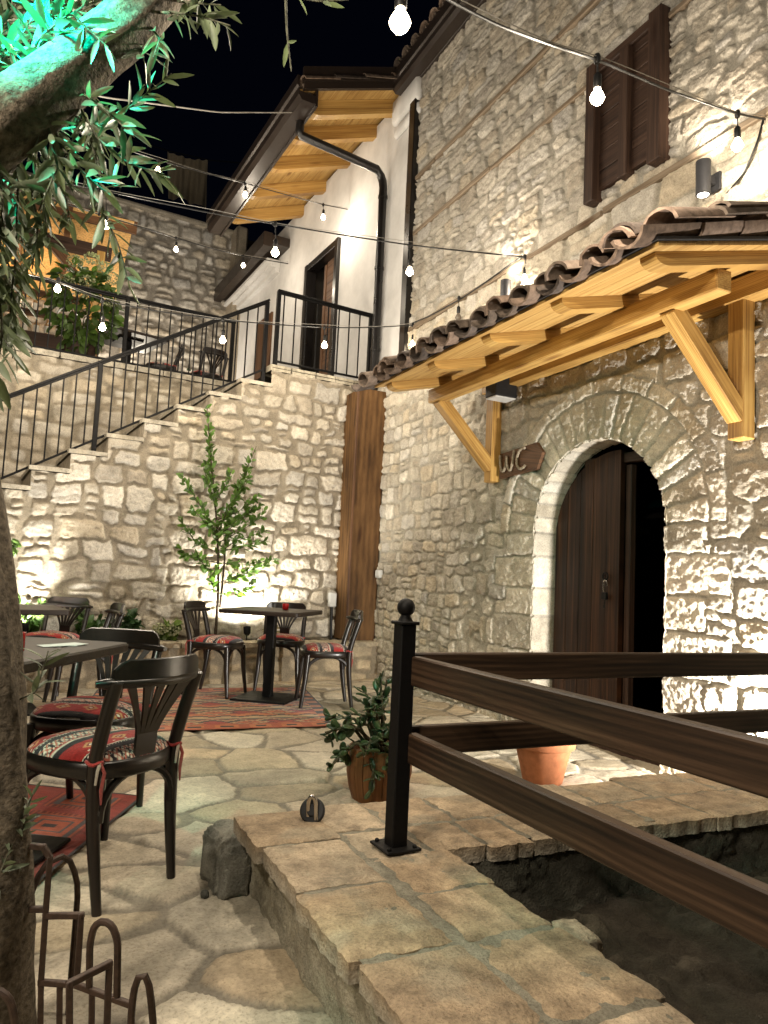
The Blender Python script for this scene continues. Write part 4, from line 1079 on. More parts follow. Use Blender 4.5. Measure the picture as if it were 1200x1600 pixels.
for zrow, x0 in ((4.318, -1.62), (4.638, -1.66)):
    for k in range(13):
        x = x0+k*.145
        if b0 is None:
            b0 = empty('bottle', (0, 0, 0), 0, 'small amber bottle with white label on the bar shelf', 'bottle', 'bottles on the bar shelves')
            mb = MB(); mb.lathe([(.035, 0), (.038, .01), (.038, .13), (.015, .18), (.014, .22), (0, .222)], 10); mb.build('glass', M['jar_gold'], b0, 50)
            mb = MB(); mb.lathe([(.040, .015), (.040, .12)], 10); mb.build('paper_label', M['label_white'], b0, 50); r_ = b0
        else: r_ = copy_tree(b0)
        r_.location = (x, 11.53+random.uniform(-.03, .03), zrow)
# dark building beyond with laundry
dh = empty('dark_building', (1.5, 17.6, 3), 0, 'unlit building behind the terrace wall under the night sky', 'building')
mb = MB(); mb.box((2.4, 18.4, 5.9), (4.6, 1.6, 6.2)); mb.box((-2.5, 19.5, 5.6), (5.2, 1.6, 7.4)); par(mb.build('wall', M['dark_house'], None, 0), dh)
mb = MB(); mb.box((2.6, 17.5, 9.15), (4.9, .25, .10)); mb.box((3.0, 17.52, 8.8), (.9, .06, .10)); par(mb.build('roof_edge', M['dark'], None, 0), dh)
s, t = np.meshgrid(np.linspace(0, 1, 40), np.linspace(0, 1, 40))
P = np.stack([2.13+.93*s+.1*t*(1-s)+.06*s*t, 17+.06*np.sin(s*14)*(.3+t)+.03*np.sin(s*31+t*3), 10.66+.06*s-1.12*t-.06*(4*s*(1-s))*(1-t)+.05*t*np.sin(s*5)], -1)
tag(grid_mesh('hanging_cloth', P, np.ones(P.shape), M['cloth']), 'grey brown cloth hung on a line above the back wall', 'cloth')
mb = MB(); mb.tube([(1.2, 17, 10.70), (2.13, 17, 10.67), (3.1, 17, 10.73), (3.9, 17, 10.9)], .012, 5); mb.tube([(1.2, 17, 10.70), (1.2, 17.7, 9.0)], .03, 6)
tag(mb.build('washing_line', M['cable'], None, 50), 'thin line carrying the hanging cloth above the back wall', 'line')
# ================================================================== PLANTS
def leafset(mb, pos, dirs, Ls, Ws, cols, fold=.25, bend=.15, shape='lance'):
    pos = np.array(pos, float); dirs = np.array(dirs, float); n = len(pos)
    dirs /= np.linalg.norm(dirs, axis=1)[:, None]
    ru = rng.normal(0, 1, (n, 3))+V3(0, 0, 1.0)
    sd = np.cross(ru, dirs); sd /= np.linalg.norm(sd, axis=1)[:, None]; up = np.cross(dirs, sd)
    if shape == 'lance': prof = [(0, .08), (.3, .85), (.65, .8), (.9, .35), (1, .02)]
    elif shape == 'oval': prof = [(0, .1), (.25, .85), (.55, 1), (.85, .6), (1, .02)]
    else: prof = [(0, .25), (.3, .8), (.65, 1.), (.9, .75), (1, .25)]
    vs_ = []
    Ls = np.array(Ls)[:, None]; Ws = np.array(Ws)[:, None]
    for (t, w) in prof:
        c = pos+dirs*Ls*t-up*Ls*bend*t*t
        vs_ += [c-sd*Ws*w*.5+up*Ws*w*fold, c, c+sd*Ws*w*.5+up*Ws*w*fold]
    V = np.stack(vs_, 1).reshape(-1, 3); k = len(prof)*3; f = []
    for i in range(n):
        o = i*k
        for j in range(len(prof)-1):
            a = o+j*3; f += [[a, a+1, a+4, a+3], [a+1, a+2, a+5, a+4]]
    mb.add(V, f, None, np.repeat(np.array(cols), k, 0))
def rdir(base, spread):
    d = np.array(base, float)+rng.normal(0, spread, 3); return d/np.linalg.norm(d)
def lerp_path(pts, n):
    pts = np.array(pts, float); seg = np.r_[0, np.cumsum(np.linalg.norm(np.diff(pts, axis=0), axis=1))]
    t = np.linspace(0, seg[-1], n); return np.stack([np.interp(t, seg, pts[:, i]) for i in range(3)], 1)
def smooth_path(pts, n):
    p = lerp_path(pts, n*3)
    for _ in range(max(2, n//3)):
        q = p.copy(); q[1:-1] = (p[:-2]+p[1:-1]*2+p[2:])/4; p = q
    return p[np.linspace(0, len(p)-1, n).astype(int)]

# --- sapling in the planter
sap = empty('young_tree', (1.70, 7.22, .38), 0, 'slender young tree with bright green leaves in front of the stair wall', 'tree')
SP = lambda o: par(o, sap)
tr = smooth_path([(1.70, 7.22, .36), (1.69, 7.2, .9), (1.66, 7.19, 1.25), (1.60, 7.17, 1.7), (1.52, 7.16, 2.15), (1.45, 7.15, 2.62)], 24)
mb = MB(); mb.tube(tr, np.linspace(.016, .004, 24), 8, col=(.07, .05, .035))
tr2 = smooth_path([(1.72, 7.2, .7), (1.73, 7.18, 1.2), (1.72, 7.17, 1.55), (1.78, 7.13, 1.8), (1.95, 7.1, 2.3)], 18); mb.tube(tr2, np.linspace(.012, .003, 18), 7, col=(.07, .05, .035))
br = [tr[6:], tr2[5:]]
def branch(p, q, sag=.03):
    pa = smooth_path([p, (np.array(p)+np.array(q))/2+V3(0, 0, -sag)+rng.normal(0, .02, 3), q], 10); mb.tube(pa, np.linspace(.006, .002, 10), 6, col=(.08, .065, .04)); br.append(pa)
for (i, dx, dy, dz) in ((10, -.42, -.12, .62), (11, .22, -.2, .55), (9, -.38, .02, .30), (12, .40, -.05, .28), (8, -.42, -.1, .10), (9, .45, -.12, .25), (7, -.28, -.18, .18), (13, -.18, -.1, .42),
                        (8, .50, -.02, .05), (10, .48, .03, .35), (6, .40, -.15, .20), (6, .52, -.05, .26), (14, .12, -.1, .3), (15, -.1, .05, .3), (5, .30, -.2, .1), (5, -.12, -.2, .16), (11, .12, -.25, .12), (11, -.3, -.25, .2)):
    branch(tr[i], tr[i]+V3(dx, dy, dz))
for (i, dx, dy, dz) in ((8, .28, -.06, .30), (9, .30, .0, .12), (6, .34, -.1, .12), (10, .1, -.1, .3)): branch(tr2[i], tr2[i]+V3(dx, dy, dz))
SP(mb.build('stems', M['bark'], None, 60))
mb = MB(); pos, di, Ls, Ws, co = [], [], [], [], []
for bi, pa in enumerate(br):
    ln = np.linalg.norm(np.diff(pa, axis=0), axis=1).sum(); k = int(ln/.0105)
    for _ in range(k):
        t = rng.uniform(.15 if bi > 1 else .05, 1)*(len(pa)-1); i = min(int(t), len(pa)-2); p = pa[i]+(pa[i+1]-pa[i])*(t-i); a = pa[i+1]-pa[i]; a /= np.linalg.norm(a)
        pos.append(p+rng.normal(0, .012, 3)); di.append(rdir(a*.8+V3(0, -.1, .1), .7)); l = rng.uniform(.035, .088); Ls.append(l); Ws.append(l*.50); co.append(np.array((.085, .165, .032))*rng.uniform(.55, 1.5)+V3(.02, .02, 0)*rng.random())
leafset(mb, pos, di, Ls, Ws, co, .12, .2, 'oval'); SP(mb.build('leaves', M['leaf'], None, 60))

# --- low plants in the bed
def shrub(x, y, z, r, n, base, label, lf=(.05, .10), kind='shrub', flowers=0, col=(.04, .09, .025), shape='oval', h=1.0, drop=0):
    root = empty(kind, (x, y, z), 0, label, 'plant')
    mbs = MB(); mbl = MB(); pos, di, Ls, Ws, co = [], [], [], [], []
    ns_ = max(5, n//22)
    for s in range(ns_):
        a = rng.uniform(0, 2*PI); e = rng.uniform(.2, 1.)
        tip = V3(math.cos(a)*r*e, math.sin(a)*r*e*.7, r*h*rng.uniform(.6, 1.7)*(1.2-.5*e)-drop*e)
        pa = smooth_path([(0, 0, -.02), tip*.5+V3(0, 0, r*.2), tip], 8); mbs.tube(pa, np.linspace(.006, .002, 8), 5, col=(.06, .07, .03))
        for _ in range(n//ns_):
            t = rng.uniform(.25, 1)*7; i = min(int(t), 6); p = pa[i]+(pa[i+1]-pa[i])*(t-i)
            pos.append(p+rng.normal(0, r*.07, 3)); di.append(rdir(V3(math.cos(a), math.sin(a), .2-drop*.4), .7)); l = rng.uniform(*lf); Ls.append(l); Ws.append(l*rng.uniform(.5, .75)); co.append(np.array(col)*rng.uniform(.5, 1.5))
    leafset(mbl, pos, di, Ls, Ws, co, .15, .25, shape)
    mbs.build('stems', M['bark'], root, 60); mbl.build('leaves', M['leaf'], root, 60)
    for f in range(flowers):
        mbf = MB(); a = rng.uniform(0, 2*PI); c = V3(math.cos(a)*r*.7, -abs(math.sin(a))*r*.8, r*h*rng.uniform(.7, 1.6)); P_, D_ = [], []
        for _ in range(90):
            d_ = rdir((0, 0, 0), 1); P_.append(c+d_*.05*np.array([1, 1, .8])); D_.append(rdir(d_, .8))
        leafset(mbf, P_, D_, [.018]*90, [.016]*90, [np.array((.42, .42, .28))*rng.uniform(.6, 1.2) for _ in range(90)], .1, .1, 'pad'); mbf.build('flower_head', M['petal'], root, 60)
    return root
shrub(.86, 7.18, .38, .20, 190, 0, 'dark leafy shrub low in the planter bed left of the young tree', (.05, .09), col=(.03, .07, .022))
shrub(.52, 7.15, .38, .15, 150, 0, 'leafy shrub in the planter bed just right of the back left chair', (.05, .09), col=(.05, .10, .025))
shrub(.05, 7.12, .38, .24, 240, 0, 'bright green shrub glowing in front of the left planter uplight', (.05, .10), col=(.07, .13, .03))
shrub(1.22, 7.10, .38, .13, 90, 0, 'yellow green hydrangea with pale flower heads at the planter edge', (.06, .10), flowers=3, col=(.10, .15, .03), kind='hydrangea')
shrub(-.20, 7.0, 1.02, .16, 100, 0, 'spray of light green leaves reaching in at the left edge above the planter', (.05, .09), col=(.08, .14, .03))
shrub(2.3, 7.25, .38, .10, 50, 0, 'dry straw coloured grass tuft at the foot of the stair wall behind the candle table', (.06, .10), col=(.22, .17, .07), shape='lance')
# --- hydrangea hanging over the terrace edge
hy = empty('hydrangea', (.33, 9.12, 3.23), 0, 'large hydrangea with greenish flower heads tumbling through the terrace railing', 'plant', None)
mb = MB(); mb.lathe([(.0, 0), (.15, 0), (.2, .36), (.18, .36), (0, .33)], 20, (.0, .05, 0)); mb.build('pot', M['dark'], hy, 50)
mbs = MB(); mbl = MB(); pos_, di_, Ls_, Ws_, co_ = [], [], [], [], []
heads = []
for q in range(420):
    u = rdir((0, -.25, .1), 1.); rr_h = rng.uniform(.6, 1.); wz = .62 if u[2] > 0 else .55
    c = V3(u[0]*.36*rr_h*(1-.35*max(0, -u[2])), -.06+u[1]*.26*rr_h, .72+u[2]*wz*rr_h)
    pos_.append(c); di_.append(rdir(V3(u[0], u[1], u[2]*.4-.45), .4)); l = rng.uniform(.09, .155); Ls_.append(l); Ws_.append(l*.62); co_.append(np.array((.06, .105, .02))*rng.uniform(.5, 1.5))
    if q % 26 == 0: mbs.tube(smooth_path([(0, .05, .3), (c[0]*.5, c[1]*.5, (c[2]+.5)/2+.1), c], 8), .006, 5, col=(.07, .08, .03))
leafset(mbl, pos_, di_, Ls_, Ws_, co_, .12, .3, 'oval'); mbs.build('stems', M['bark'], hy, 60); mbl.build('leaves', M['leaf'], hy, 60)
for (x_, y_, z_) in ((-.12, -.1, 1.30), (.05, -.18, 1.34), (.2, -.15, 1.28), (.28, -.2, 1.15), (.02, -.3, 1.02), (-.04, -.34, .88), (-.2, -.28, .98), (.27, -.3, .84)):
    mbf = MB(); P_, D_ = [], []
    for _ in range(130):
        d_ = rdir((0, 0, 0), 1); P_.append(V3(x_, y_, z_)+d_*np.array([.085, .07, .06])*rng.uniform(.8, 1)); D_.append(rdir(d_, .8))
    leafset(mbf, P_, D_, [.022]*130, [.02]*130, [np.array((.25, .27, .15))*rng.uniform(.6, 1.3) for _ in range(130)], .1, .1, 'pad'); mbf.build('flower_head', M['petal'], hy, 60)
shrub(1.62, 9.9, 3.22, .22, 110, 0, 'small dark plant against the back wall on the upper terrace', (.05, .09), col=(.03, .06, .02), h=1.4)

# --- jade plant in its stave pot
jd = empty('jade_plant', (1.605, 3.28, 0), 0, 'jade plant with thick dark leaves in a stave pattern terracotta pot behind the iron post', 'potted plant')
mb = MB(); n = 20
for k in range(n):
    a0, a1 = 2*PI*k/n, 2*PI*(k+1)/n-.02; v = []; prof = [(.125, 0), (.145, .06), (.158, .13), (.156, .20), (.15, .245)]
    for (r, z) in prof:
        for a in np.linspace(a0, a1, 3): v.append((r*math.cos(a), r*math.sin(a), z))
    lc = np.array([(z, a*.15, 0) for (r, z) in prof for a in (0, .5, 1)])+rng.uniform(-9, 9, 3)
    mb.add(v, [[i*3+j, i*3+j+1, (i+1)*3+j+1, (i+1)*3+j] for i in range(4) for j in range(2)], lc)
mb.lathe([(.11, .002), (.12, .003), (.147, .12), (.147, .243), (.135, .243), (.13, .215), (0, .215)], 28)
mb.build('pot', M['barrel'], jd, 30)
mbs = MB(); mbl = MB(); pos, di, Ls, Ws, co = [], [], [], [], []
tips = [(-.30, -.05, .30), (-.26, .05, .38), (-.20, -.12, .36), (-.10, .05, .46), (.02, .0, .56), (-.04, -.05, .60), (-.02, .02, .50), (-.32, -.08, .34), (-.16, -.16, .24), (-.30, -.12, .20), (-.08, -.18, .30), (-.02, -.15, .34), (-.24, .0, .18), (.0, .08, .42), (-.06, .1, .5), (-.13, -.19, .10), (-.05, -.2, .16), (.0, -.17, .24), (-.2, -.08, .42), (-.10, -.1, .44)]
for tp in tips:
    tp = np.array(tp); pa = smooth_path([(rng.uniform(-.04, .04), rng.uniform(-.04, .04), .2), tp*.5+V3(0, 0, .19), tp], 9)
    mbs.tube(pa, np.linspace(.011, .005, 9), 7, col=(.12, .10, .06))
    for _ in range(10):
        t = rng.uniform(.45, 1)**.7*8; i = min(int(t), 7); p = pa[i]+(pa[i+1]-pa[i])*(t-i); a = pa[i+1]-pa[i]; a /= np.linalg.norm(a)+1e-9
        pos.append(p); di.append(rdir(a*.6+V3(0, 0, .15), .7)); l = rng.uniform(.038, .068); Ls.append(l); Ws.append(l*.55); co.append(np.array((.06, .09, .035))*rng.uniform(.5, 1.5))
leafset(mbl, pos, di, Ls, Ws, co, .10, .12, 'pad'); mbs.build('stems', M['bark'], jd, 60)
lf = mbl.build('leaves', M['jade_leaf'], jd, 60); so = lf.modifiers.new('thick', 'SOLIDIFY'); so.thickness = .004
# --- empty terracotta pot by the door
tp = empty('terracotta_pot', (2.60, 3.30, 0), 0, 'plain terracotta flower pot standing behind the timber rails near the door', 'pot')
mb = MB(); mb.lathe([(.10, 0), (.105, .004), (.148, .18), (.150, .185), (.165, .187), (.170, .195), (.172, .245), (.166, .25), (.150, .248), (.145, .19), (.10, .03), (0, .03)], 40); mb.build('pot_body', M['clay'], tp, 40)
mb = MB(); mb.lathe([(.147, .215), (.0, .225)], 24); mb.build('soil', M['soil'], tp, 60)

# --- olive tree in the foreground
ol_ = empty('olive_tree', (-.02, 1.70, 0), 0, 'old olive tree at the left edge, its limb and leaves lit turquoise', 'tree')
OL = lambda o: par(o, ol_)
def barkcol(V): 
    return np.array((.115, .095, .07))*(.55+.9*fbm(V[:, 0]*30+V[:, 1]*11, V[:, 2]*9, 4, 4))[:, None]
def trunk(path, rad, n, name, cols=None):
    pa = smooth_path(path, 60); r = np.interp(np.linspace(0, 1, 60), np.linspace(0, 1, len(rad)), rad)
    mb = MB(); mb.tube(pa, r, n)
    v = mb.v[0].reshape(-1, 3); ids = np.repeat(np.arange(60), n); c = pa[ids]; a = np.tile(np.arange(n)/n*2*PI, 60)
    k = 1+(fbm(np.cos(a)*2.2+ids*.08, np.sin(a)*2.2+ids*.05, 3, 4, .6)-.5)*.45
    mb.v[0] = c+(v-c)*k[:, None]; mb.col[0] = barkcol(mb.v[0])*(1.2 if name == 'limb' else 1.1)  # limb bark lightened in colour so it looks more lit by the spot
    return OL(mb.build(name, M['bark'], None, 70))
trunk([(-.06, 1.76, -.02), (-.04, 1.72, .18), (-.03, 1.67, .42), (-.045, 1.655, .7), (-.075, 1.65, .95), (-.13, 1.64, 1.2), (-.25, 1.60, 1.5), (-.36, 1.55, 1.8)], [.15, .105, .085, .072, .068, .066, .064, .06], 36, 'trunk')
trunk([(-.36, 1.52, 1.62), (-.22, 1.515, 1.735), (-.115, 1.48, 1.85), (-.015, 1.475, 1.975), (.085, 1.468, 2.10), (.165, 1.465, 2.24), (.26, 1.46, 2.5)], [.074, .067, .060, .055, .051, .047, .043], 36, 'limb')
mbt = MB(); mbl = MB(); pos, di, Ls, Ws, co = [], [], [], [], []
def twig(pts, step=.016, l=(.045, .078), spread=.5, r0=.0035, start=.05, droop=0):
    pa = smooth_path(pts, 20); mbt.tube(pa, np.linspace(r0, .0012, 20), 6, col=(.13, .13, .09))
    ln = np.linalg.norm(np.diff(pa, axis=0), axis=1).sum(); k = int(ln/step)
    for q in range(k):
        t = (start+(1-start)*(q+rng.uniform(0, .6))/k)*19; i = min(int(t), 18); p = pa[i]+(pa[i+1]-pa[i])*(t-i); a = pa[i+1]-pa[i]; a /= np.linalg.norm(a)+1e-9
        sd = np.cross(a, rng.normal(0, 1, 3)); sd /= np.linalg.norm(sd)
        for sg in (1, -1):
            if rng.random() < .12: continue
            pos.append(p); di.append(rdir(a*.65+sd*sg*.75-V3(0, 0, droop), spread*.4)); L_ = rng.uniform(*l); Ls.append(L_); Ws.append(L_*rng.uniform(.20, .29)); co.append(np.array((.12, .145, .09))*rng.uniform(.6, 1.35))
TWIGS = [[(0.006, 1.487, 1.947), (0.051, 1.452, 1.858), (0.108, 1.409, 1.801), (0.174, 1.358, 1.771)], [(-0.009, 1.528, 1.946), (0.033, 1.49, 1.899), (0.061, 1.474, 1.814), (0.073, 1.466, 1.724), (0.105, 1.446, 1.66), (0.128, 1.443, 1.589)], [(-0.083, 1.514, 1.881), (-0.073, 1.501, 1.738), (-0.066, 1.488, 1.61), (-0.068, 1.488, 1.512), (-0.055, 1.48, 1.417)], [(-0.054, 1.583, 1.943), (-0.051, 1.57, 1.83), (-0.026, 1.557, 1.738), (-0.014, 1.548, 1.659)], [(-0.119, 1.482, 1.814), (-0.093, 1.46, 1.689), (-0.092, 1.462, 1.558), (-0.073, 1.452, 1.453), (-0.079, 1.454, 1.348)], [(-0.03, 1.508, 1.908), (-0.008, 1.483, 1.837), (0.034, 1.446, 1.78), (0.074, 1.42, 1.741)], [(-0.076, 1.617, 1.928), (-0.03, 1.601, 1.866), (0.004, 1.59, 1.815), (0.022, 1.59, 1.738)], [(-0.105, 1.582, 1.86), (-0.06, 1.567, 1.799), (-0.035, 1.553, 1.708), (-0.039, 1.553, 1.616)], [(0.01, 1.463, 1.947), (0.066, 1.398, 1.883), (0.111, 1.36, 1.827)], [(-0.04, 1.471, 1.883), (-0.01, 1.445, 1.779), (-0.035, 1.455, 1.69)], [(-0.13, 1.649, 1.86), (-0.089, 1.636, 1.797), (-0.055, 1.633, 1.669), (-0.059, 1.644, 1.578)], [(-0.161, 1.758, 2.038), (-0.118, 1.729, 2.124), (-0.075, 1.699, 2.209), (-0.045, 1.675, 2.308)], [(-0.155, 1.645, 2.028), (-0.103, 1.612, 2.109), (-0.062, 1.584, 2.189)], [(-0.146, 1.854, 2.116), (-0.084, 1.818, 2.178), (-0.012, 1.774, 2.27), (0.033, 1.743, 2.376)], [(-0.167, 1.695, 2.141), (-0.123, 1.668, 2.197), (-0.104, 1.652, 2.265)], [(-0.164, 1.814, 2.04), (-0.104, 1.78, 2.101), (-0.032, 1.707, 2.156), (-0.001, 1.662, 2.227)], [(-0.081, 1.524, 1.992), (-0.062, 1.467, 2.026), (-0.012, 1.417, 2.062), (0.056, 1.38, 1.993)], [(-0.164, 1.593, 2.032), (-0.119, 1.537, 2.039), (-0.081, 1.502, 1.991), (-0.055, 1.484, 1.937)], [(-0.159, 1.844, 2.277), (-0.082, 1.804, 2.311), (-0.003, 1.764, 2.33), (0.06, 1.73, 2.377)], [(-0.179, 1.921, 2.161), (-0.103, 1.877, 2.241), (-0.052, 1.847, 2.289)], [(-0.117, 1.559, 2.148), (-0.07, 1.517, 2.123), (-0.022, 1.466, 2.067)], [(-0.188, 1.753, 2.217), (-0.142, 1.718, 2.122), (-0.111, 1.677, 2.05)], [(0.135, 1.45, 2.144), (0.165, 1.394, 2.116), (0.207, 1.354, 2.097), (0.259, 1.31, 2.067)], [(0.125, 1.457, 2.124), (0.147, 1.408, 2.065), (0.136, 1.396, 2.014)], [(0.162, 1.476, 2.201), (0.201, 1.406, 2.159), (0.247, 1.353, 2.135)], [(0.106, 1.48, 2.099), (0.119, 1.454, 2.066), (0.123, 1.434, 2.028)], [(0.322, 1.396, 2.235), (0.365, 1.356, 2.207), (0.427, 1.297, 2.174), (0.471, 1.254, 2.164)], [(0.372, 1.353, 2.21), (0.378, 1.347, 2.126), (0.39, 1.339, 2.041)]]
GUARD = [[(0.052, 1.61, 0.506), (0.072, 1.6, 0.505), (0.085, 1.596, 0.485), (0.086, 1.605, 0.387), (0.089, 1.618, 0.244)], [(0.062, 1.617, 0.385), (0.082, 1.608, 0.386)], [(0.087, 1.606, 0.374), (0.146, 1.555, 0.387)], [(0.146, 1.555, 0.387), (0.149, 1.566, 0.264)], [(0.089, 1.618, 0.246), (0.147, 1.567, 0.256), (0.236, 1.481, 0.247)], [(0.17, 1.546, 0.255), (0.163, 1.529, 0.344), (0.167, 1.523, 0.378), (0.18, 1.516, 0.39), (0.197, 1.503, 0.384), (0.208, 1.495, 0.358), (0.215, 1.501, 0.256)], [(0.131, 1.358, 0.201), (0.117, 1.348, 0.37)], [(0.117, 1.348, 0.37), (0.18, 1.372, 0.379)], [(0.18, 1.372, 0.379), (0.19, 1.389, 0.169)], [(0.243, 1.458, 0.115), (0.234, 1.448, 0.253), (0.236, 1.442, 0.305), (0.245, 1.435, 0.332), (0.258, 1.431, 0.312), (0.272, 1.432, 0.231), (0.285, 1.438, 0.117)], [(-0.003, 1.465, 0.327), (0.017, 1.456, 0.325), (0.033, 1.449, 0.314), (0.043, 1.448, 0.28), (0.055, 1.454, 0.162)], [(0.121, 1.592, 0.249), (0.14, 1.609, -0.009)], [(0.175, 1.543, 0.251), (0.192, 1.56, 0.009)], [(0.089, 1.618, 0.246), (0.105, 1.633, 0.019)]]
STR = {'s1': ([(0.542, 1.584, 2.637), (0.78, 1.688, 2.692), (1.013, 1.842, 2.817), (1.264, 1.938, 2.893), (1.567, 2.058, 3.025), (1.882, 2.172, 3.16), (2.431, 2.338, 3.323), (3.095, 2.502, 3.52), (3.367, 2.542, 3.604)], [((0.775, 1.686, 2.692), (0.787, 1.695, 2.551)), ((1.887, 2.173, 3.162), (1.9, 2.183, 3.008)), ((3.107, 2.504, 3.524), (3.12, 2.514, 3.361))]), 's3': ([(-0.318, 5.666, 3.753), (0.011, 5.565, 3.751), (0.285, 5.492, 3.732), (0.538, 5.376, 3.681), (0.999, 5.27, 3.656), (1.441, 5.118, 3.622), (1.969, 5.032, 3.631), (2.455, 4.911, 3.627), (2.955, 4.782, 3.641), (3.365, 4.653, 3.647)], [((1.441, 5.118, 3.622), (1.458, 5.131, 3.41)), ((2.455, 4.911, 3.627), (2.472, 4.924, 3.42)), ((3.355, 4.656, 3.647), (3.369, 4.667, 3.469)), ((0.285, 5.492, 3.732), (0.305, 5.507, 3.484))]), 's4': ([(-0.631, 6.923, 4.913), (-0.24, 7.061, 5.005), (-0.039, 7.182, 5.065), (0.372, 7.316, 5.091), (0.857, 7.521, 5.181), (1.365, 7.713, 5.288), (1.865, 7.907, 5.403), (2.436, 8.176, 5.552), (2.951, 8.364, 5.659), (3.317, 8.46, 5.742)], [((-0.039, 7.182, 5.065), (-0.027, 7.191, 4.918)), ((0.857, 7.521, 5.181), (0.866, 7.527, 5.071)), ((1.849, 7.902, 5.4), (1.86, 7.91, 5.267)), ((2.951, 8.364, 5.659), (2.964, 8.374, 5.5))]), 's5': ([(-0.487, 8.946, 5.136), (-0.031, 9.056, 5.2), (0.427, 9.169, 5.218), (0.926, 9.37, 5.273), (1.405, 9.687, 5.382), (1.927, 9.983, 5.487), (2.426, 10.182, 5.573), (3.199, 10.516, 5.766)], [((1.405, 9.687, 5.382), (1.417, 9.696, 5.231)), ((2.426, 10.182, 5.573), (2.437, 10.19, 5.436)), ((0.427, 9.169, 5.218), (0.441, 9.18, 5.043))]), 's6': ([(-0.507, 6.898, 3.46), (-0.245, 6.879, 3.513), (0.033, 6.807, 3.464), (0.397, 6.702, 3.336), (0.881, 6.693, 3.335), (1.434, 6.65, 3.355), (1.928, 6.631, 3.404), (2.419, 6.614, 3.463), (2.908, 6.594, 3.553), (3.362, 6.567, 3.66)], [((0.033, 6.807, 3.464), (0.038, 6.811, 3.399)), ((0.397, 6.702, 3.336), (0.416, 6.716, 3.104)), ((1.434, 6.65, 3.355), (1.45, 6.661, 3.167)), ((2.419, 6.614, 3.463), (2.433, 6.624, 3.289)), ((3.362, 6.567, 3.66), (3.378, 6.579, 3.464)), ((-0.245, 6.879, 3.513), (-0.241, 6.881, 3.475))])}
for k, t in enumerate(TWIGS):
    if k < 11: twig(t, .015, (.045, .072), .5, .0035, .1, .15)
    elif k < 22: twig(t, .013, (.045, .075), .6, .003, .0)
    elif k < 26: twig(t, .022, (.045, .068), .5, .003, .3, .3)
    else: twig(t, .09, (.03, .05), .5, .003, .3, .2)
for _ in range(16):                                     # denser clump above the limb
    a = V3(rng.uniform(-.30, .0), rng.uniform(1.56, 1.95), rng.uniform(1.95, 2.2)); b = a+V3(rng.uniform(-.1, .25), rng.uniform(-.15, .1), rng.uniform(.05, .3)); twig([a, (a+b)/2+rng.normal(0, .02, 3), b], .014, (.04, .07), .6, .003, 0)
for _ in range(9):                                     # hanging curtain on the left
    a = V3(rng.uniform(-.34, -.07), rng.uniform(1.42, 1.7), rng.uniform(1.65, 1.95)); b = a+V3(rng.uniform(-.04, .08), rng.uniform(-.05, .05), -rng.uniform(.12, .42)); twig([a, (a+b)/2+rng.normal(0, .02, 3), b], .015, (.045, .07), .5, .003, 0, .2)
# little shoots at the trunk
for (x, y, z, l) in ((.035, 1.60, .80, .08), (.02, 1.62, .50, .06), (.03, 1.60, .56, .05), (.0, 1.58, .47, .05)):
    twig([(x-.03, y+.03, z-.02), (x, y, z), (x+.015, y-.01, z+l)], .014, (.03, .055), .5, .002, .2)
OL(mbt.build('twigs', M['bark'], None, 60))
leafset(mbl, pos, di, Ls, Ws, co, .18, .12, 'lance'); OL(mbl.build('leaves', M['olive_leaf'], None, 60))

tg = empty('tree_guard', (.10, 1.50, 0), 0, 'low rusted iron guard of bent arches and squares around the olive trunk', 'tree guard')
for k, t in enumerate(GUARD):
    t = [np.array(p) for p in t]
    if abs(t[-1][2]) < .13: t.append(V3(t[-1][0], t[-1][1], 0))
    if k in (6, 8): t.insert(0 if k == 6 else len(t), V3(t[0 if k == 6 else -1][0], t[0 if k == 6 else -1][1], 0))
    if k == 9: t.insert(0, V3(t[0][0], t[0][1], 0))
    if k == 10: t.append(V3(t[-1][0], t[-1][1], 0))
    mb = MB()
    if len(t) > 5: mb.tube(smooth_path(t, 30) if k != 0 else lerp_path(t, 30), .0068, 8)
    else:
        for a, b in zip(t[:-1], t[1:]):
            d_ = (b-a)/np.linalg.norm(b-a)*.005; mb.bar(a-d_, b+d_, .011, .011, ch=.0015)
    par(mb.build('bar', M['iron_rust'], None, 40), tg)
for (x, y) in ((-.15, 1.40), (-.25, 1.62), (-.12, 1.95), (.06, 1.86)):   # far side of the ring
    mb = MB(); mb.tube(smooth_path([(x, y, 0), (x, y, .3), (x+.03, y+.02, .38), (x+.08, y+.05, .38), (x+.11, y+.07, .3), (x+.11, y+.07, 0)], 26), .0068, 8); par(mb.build('bar', M['iron_rust'], None, 40), tg)

# ================================================================== LIGHTS AND FITTINGS
EK = 3.1
def point(name, loc, e, c=(1, .87, .69), r=.03):
    l = bpy.data.lights.new(name, 'POINT'); l.energy = e*EK; l.color = c; l.shadow_soft_size = r
    o = bpy.data.objects.new(name, l); COL.objects.link(o); o.location = loc; return o
def spot(name, loc, tgt, e, ang, c=(1, .88, .72), blend=.6, r=.02):
    l = bpy.data.lights.new(name, 'SPOT'); l.energy = e*EK; l.color = c; l.spot_size = math.radians(ang); l.spot_blend = blend; l.shadow_soft_size = r
    o = bpy.data.objects.new(name, l); COL.objects.link(o); o.location = loc
    o.rotation_euler = (Vector(tgt)-Vector(loc)).to_track_quat('-Z', 'Y').to_euler(); return o
SL_ = {'s1': 'nearest string of large bulbs, running from the upper left to the stone wall',
       's3': 'string of bulbs crossing the white wing, ending on the wall above the tiles',
       's4': 'upper string of bulbs running under the wing eave to the white wall',
       's5': 'farthest string of small bulbs hung over the upper terrace to the white wall',
       's6': 'lowest string of bulbs strung across the stair railing to the corner trim'}
